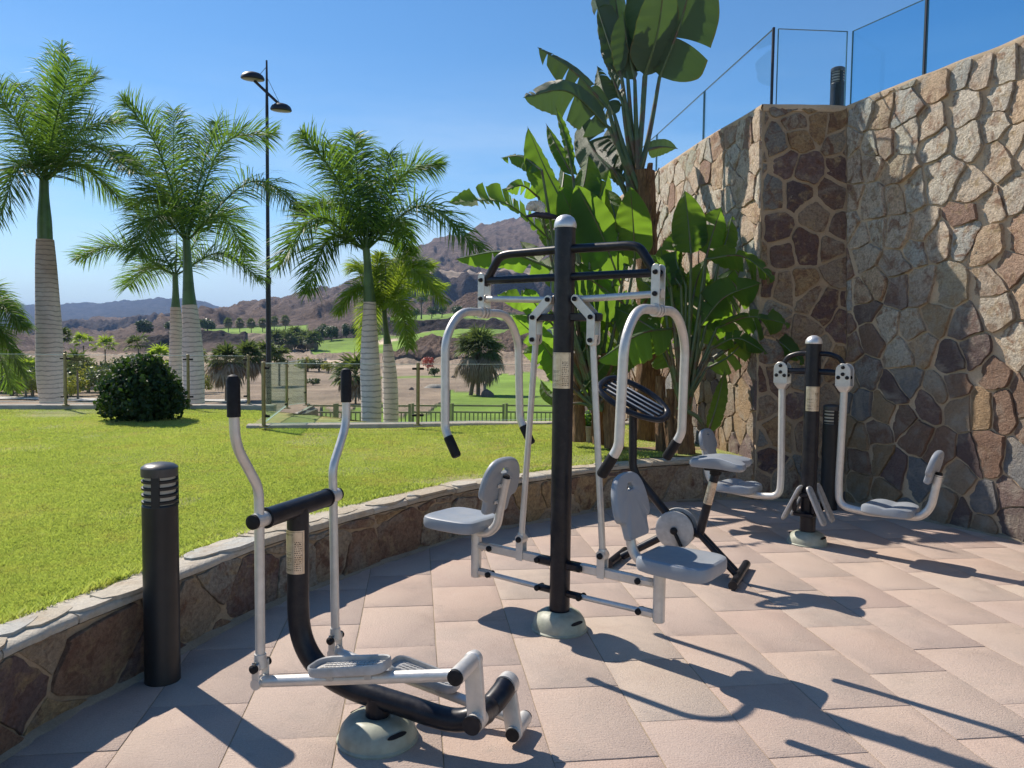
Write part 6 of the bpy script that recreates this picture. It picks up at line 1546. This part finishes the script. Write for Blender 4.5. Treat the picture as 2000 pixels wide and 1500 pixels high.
for i, (px, Y, w_, h, mt) in enumerate([(20, 52, 3.0, 1.9, 0), (60, 50, 2.6, 1.5, 1), (110, 56, 3.2, 2.2, 0), (140, 64, 3.4, 3.0, 2), (170, 58, 3.0, 2.2, 1), (200, 54, 3.0, 2.2, 0), (225, 70, 4.0, 2.6, 2), (262, 78, 4.4, 3.2, 0), (290, 58, 3.2, 2.4, 1), (310, 72, 3.6, 2.4, 0), (335, 66, 3.0, 2.4, 2), (0, 70, 4.0, 2.4, 2), (-20, 56, 3.4, 2.4, 0), (128, 48, 1.8, 1.2, 1), (50, 66, 3.4, 2.6, 0), (395, 58, 1.8, 1.6, 1)]):
    tree(px, Y, w_, h, 'valley bush seen through the left glass fence, %s of the undergrowth' % ['at the left edge', 'second plant', 'third plant', 'fourth plant', 'fifth plant', 'sixth plant', 'seventh plant', 'eighth plant', 'ninth plant', 'tenth plant', 'eleventh plant', 'far left part', 'outermost part', 'small front part', 'middle part', 'right end'][i][:30], 'undergrowth behind the left fence', 200+i, (m_bush, m_yel, m_palmfar)[mt], 1300, w_*.07, 'bush', cat='bush')
tree(600, 104, 3.2, 1.9, 'yellow-green bush beyond the green glass', None, 120, m_yel, 900, .32, 'bush', cat='bush')
tree(622, 102, 3.2, 1.8, 'dark low bush with yellow top beyond the balustrade', None, 121, m_bush, 900, .3, 'bush', cat='bush')
tree(640, 98, 2.0, 1.5, 'little yellowish shrub right of the dark low bush', None, 122, m_yel, 500, .25, 'bush', cat='bush')
tree(610, 72, 1.6, .7, 'tiny grey-green tuft on the bare slope', None, 123, m_bush, 300, .2, 'bush', cat='bush')
far_palm(694, 45, 1.6, 1.7, 'bushy palm half hidden behind the thickest white trunk', None, 130, .9, 50)
far_palm(520, 70, 2.9, 1.7, 'silvery fan palm at the foot of the street lamp', None, 131, .4, 40)
far_palm(545, 72, 2.6, 1.5, 'silvery fan palm just right of the street lamp foot', None, 132, .4, 40)
m_red = leaf_mat('red_flowers', (.35, .08, .05), (.55, .16, .10), (.5, .1, .05), .2, .6)
tree(835, 100, 1.9, 1.9, 'small red-flowering bush right of a bronze fence post', None, 140, m_red, 500, .22, 'bush', cat='bush')
tree(848, 88, 1.5, 1.0, 'dark round rock plant below the red bush', None, 141, m_ivy, 400, .2, 'bush', cat='bush')
def boulder(px, Y, w_, h, label, seed, mat=m_dkrock, group=None):
    base = onT(px, Y); b = MB(); rs = []
    for i in range(7):
        e = i/6*pi/2; rs.append([Vector((cos(a)*cos(e)*w_/2, sin(a)*cos(e)*w_/2.4, sin(e)*h-.05))*(1+.22*noise.noise(Vector((cos(a)*1.4+seed, sin(a)*1.4, e*1.3)))) for a in np.linspace(0, 2*pi, 14, endpoint=False)])
    b.rings(rs); o = b.build('boulder', mat, sharp=30); o.location = base; return tag(o, label, 'boulder', group)
boulder(952, 54, 1.0, .55, 'dark boulder at the foot of the shaggy fan palm', 1); boulder(850, 66, 1.9, .35, 'long grey rock on the bare ground left of the shaggy palm', 2, m_rock)
boulder(803, 63, .5, .25, 'small brown rock on the dry ground beside a fence post', 3); boulder(885, 84, .5, .3, 'small black rock left of the shaggy palm', 4)
boulder(1060, 140, 4.0, 2.2, 'pale rock outcrop on top of the brown mound', 5, m_rock)
# metal balustrades out on the golf ground
def balustrade(x0, x1, Y, label):
    n = 9; a = onT(x0, Y); c = onT(x1, Y); zt = at((x0+x1)/2, 793.5, Y).z; zb = zt-1.0
    t = thing('metal_balustrade', label, 'balustrade', (a.x, Y, zb), 0, 'metal balustrades beyond the right glass fence'); bpy.context.view_layer.update()
    W_ = c.x-a.x
    for x in (0, W_): b = MB(); b.box((x, 0, .45), (.09, 0, 0), (0, .09, 0), (0, 0, 1.3)); b.build('post', m_rail, t)
    for z in (1.02, .78): b = MB(); b.box((W_/2, 0, z), (W_-.09, 0, 0), (0, .05, 0), (0, 0, .06)); b.build('rail', m_rail, t)
    k = int(W_/.15)
    for i in range(1, k): b = MB(); b.box((W_*i/k, 0, .28), (.042, 0, 0), (0, .04, 0), (0, 0, .96)); b.build('baluster', m_rail, t)
for x0, x1, lab in ((602, 653, 'short balustrade section beside the sloping rock'), (658, 712, 'balustrade section left of the thickest white trunk'), (718, 800, 'balustrade section behind the two white palm trunks'), (806, 878, 'balustrade section right of the bronze fence post'), (884, 984, 'balustrade section in front of the shaggy palm'), (990, 1092, 'balustrade section running behind the tall dark machine post')):
    balustrade(x0, x1, 28.0, lab)
# plant pot at the foot of the big leaves
pp_ = at(1150, 838, 8.9); t = thing('plant_pot', 'small pale plant pot standing among the brown stems', 'plant pot', (pp_.x, 8.9, LZ))
b = MB(); b.lathe([(.07, 0), (.10, .17), (.115, .175), (.115, .20), (.09, .20), (.085, .15)], seg=24); b.build('pot', m_conc, t)
V, F, R = leaf_cloud(120, [((0, 0, .26), (.10, .10, .09))], .07, 3); fast_mesh('foliage', V, F, m_ban, t, R)

# ---- haze in the valley air ---------------------------------------------------------------------
m = bpy.data.materials.new('haze_air'); m.use_nodes = True; m.node_tree.nodes.clear()
ho = m.node_tree.nodes.new('ShaderNodeOutputMaterial'); hv = m.node_tree.nodes.new('ShaderNodeVolumePrincipled')
hv.inputs['Color'].default_value = (.36, .58, 1.0, 1); hv.inputs['Density'].default_value = 1.5e-4; hv.inputs['Anisotropy'].default_value = .1
m.node_tree.links.new(hv.outputs[0], ho.inputs['Volume'])
b = MB(); b.box((0, 4800, 60), (15000, 0, 0), (0, 10000, 0), (0, 0, 560)); tag(b.build('haze', m, smooth=False), 'thin blue haze in the air over the valley', 'haze', kind='stuff')
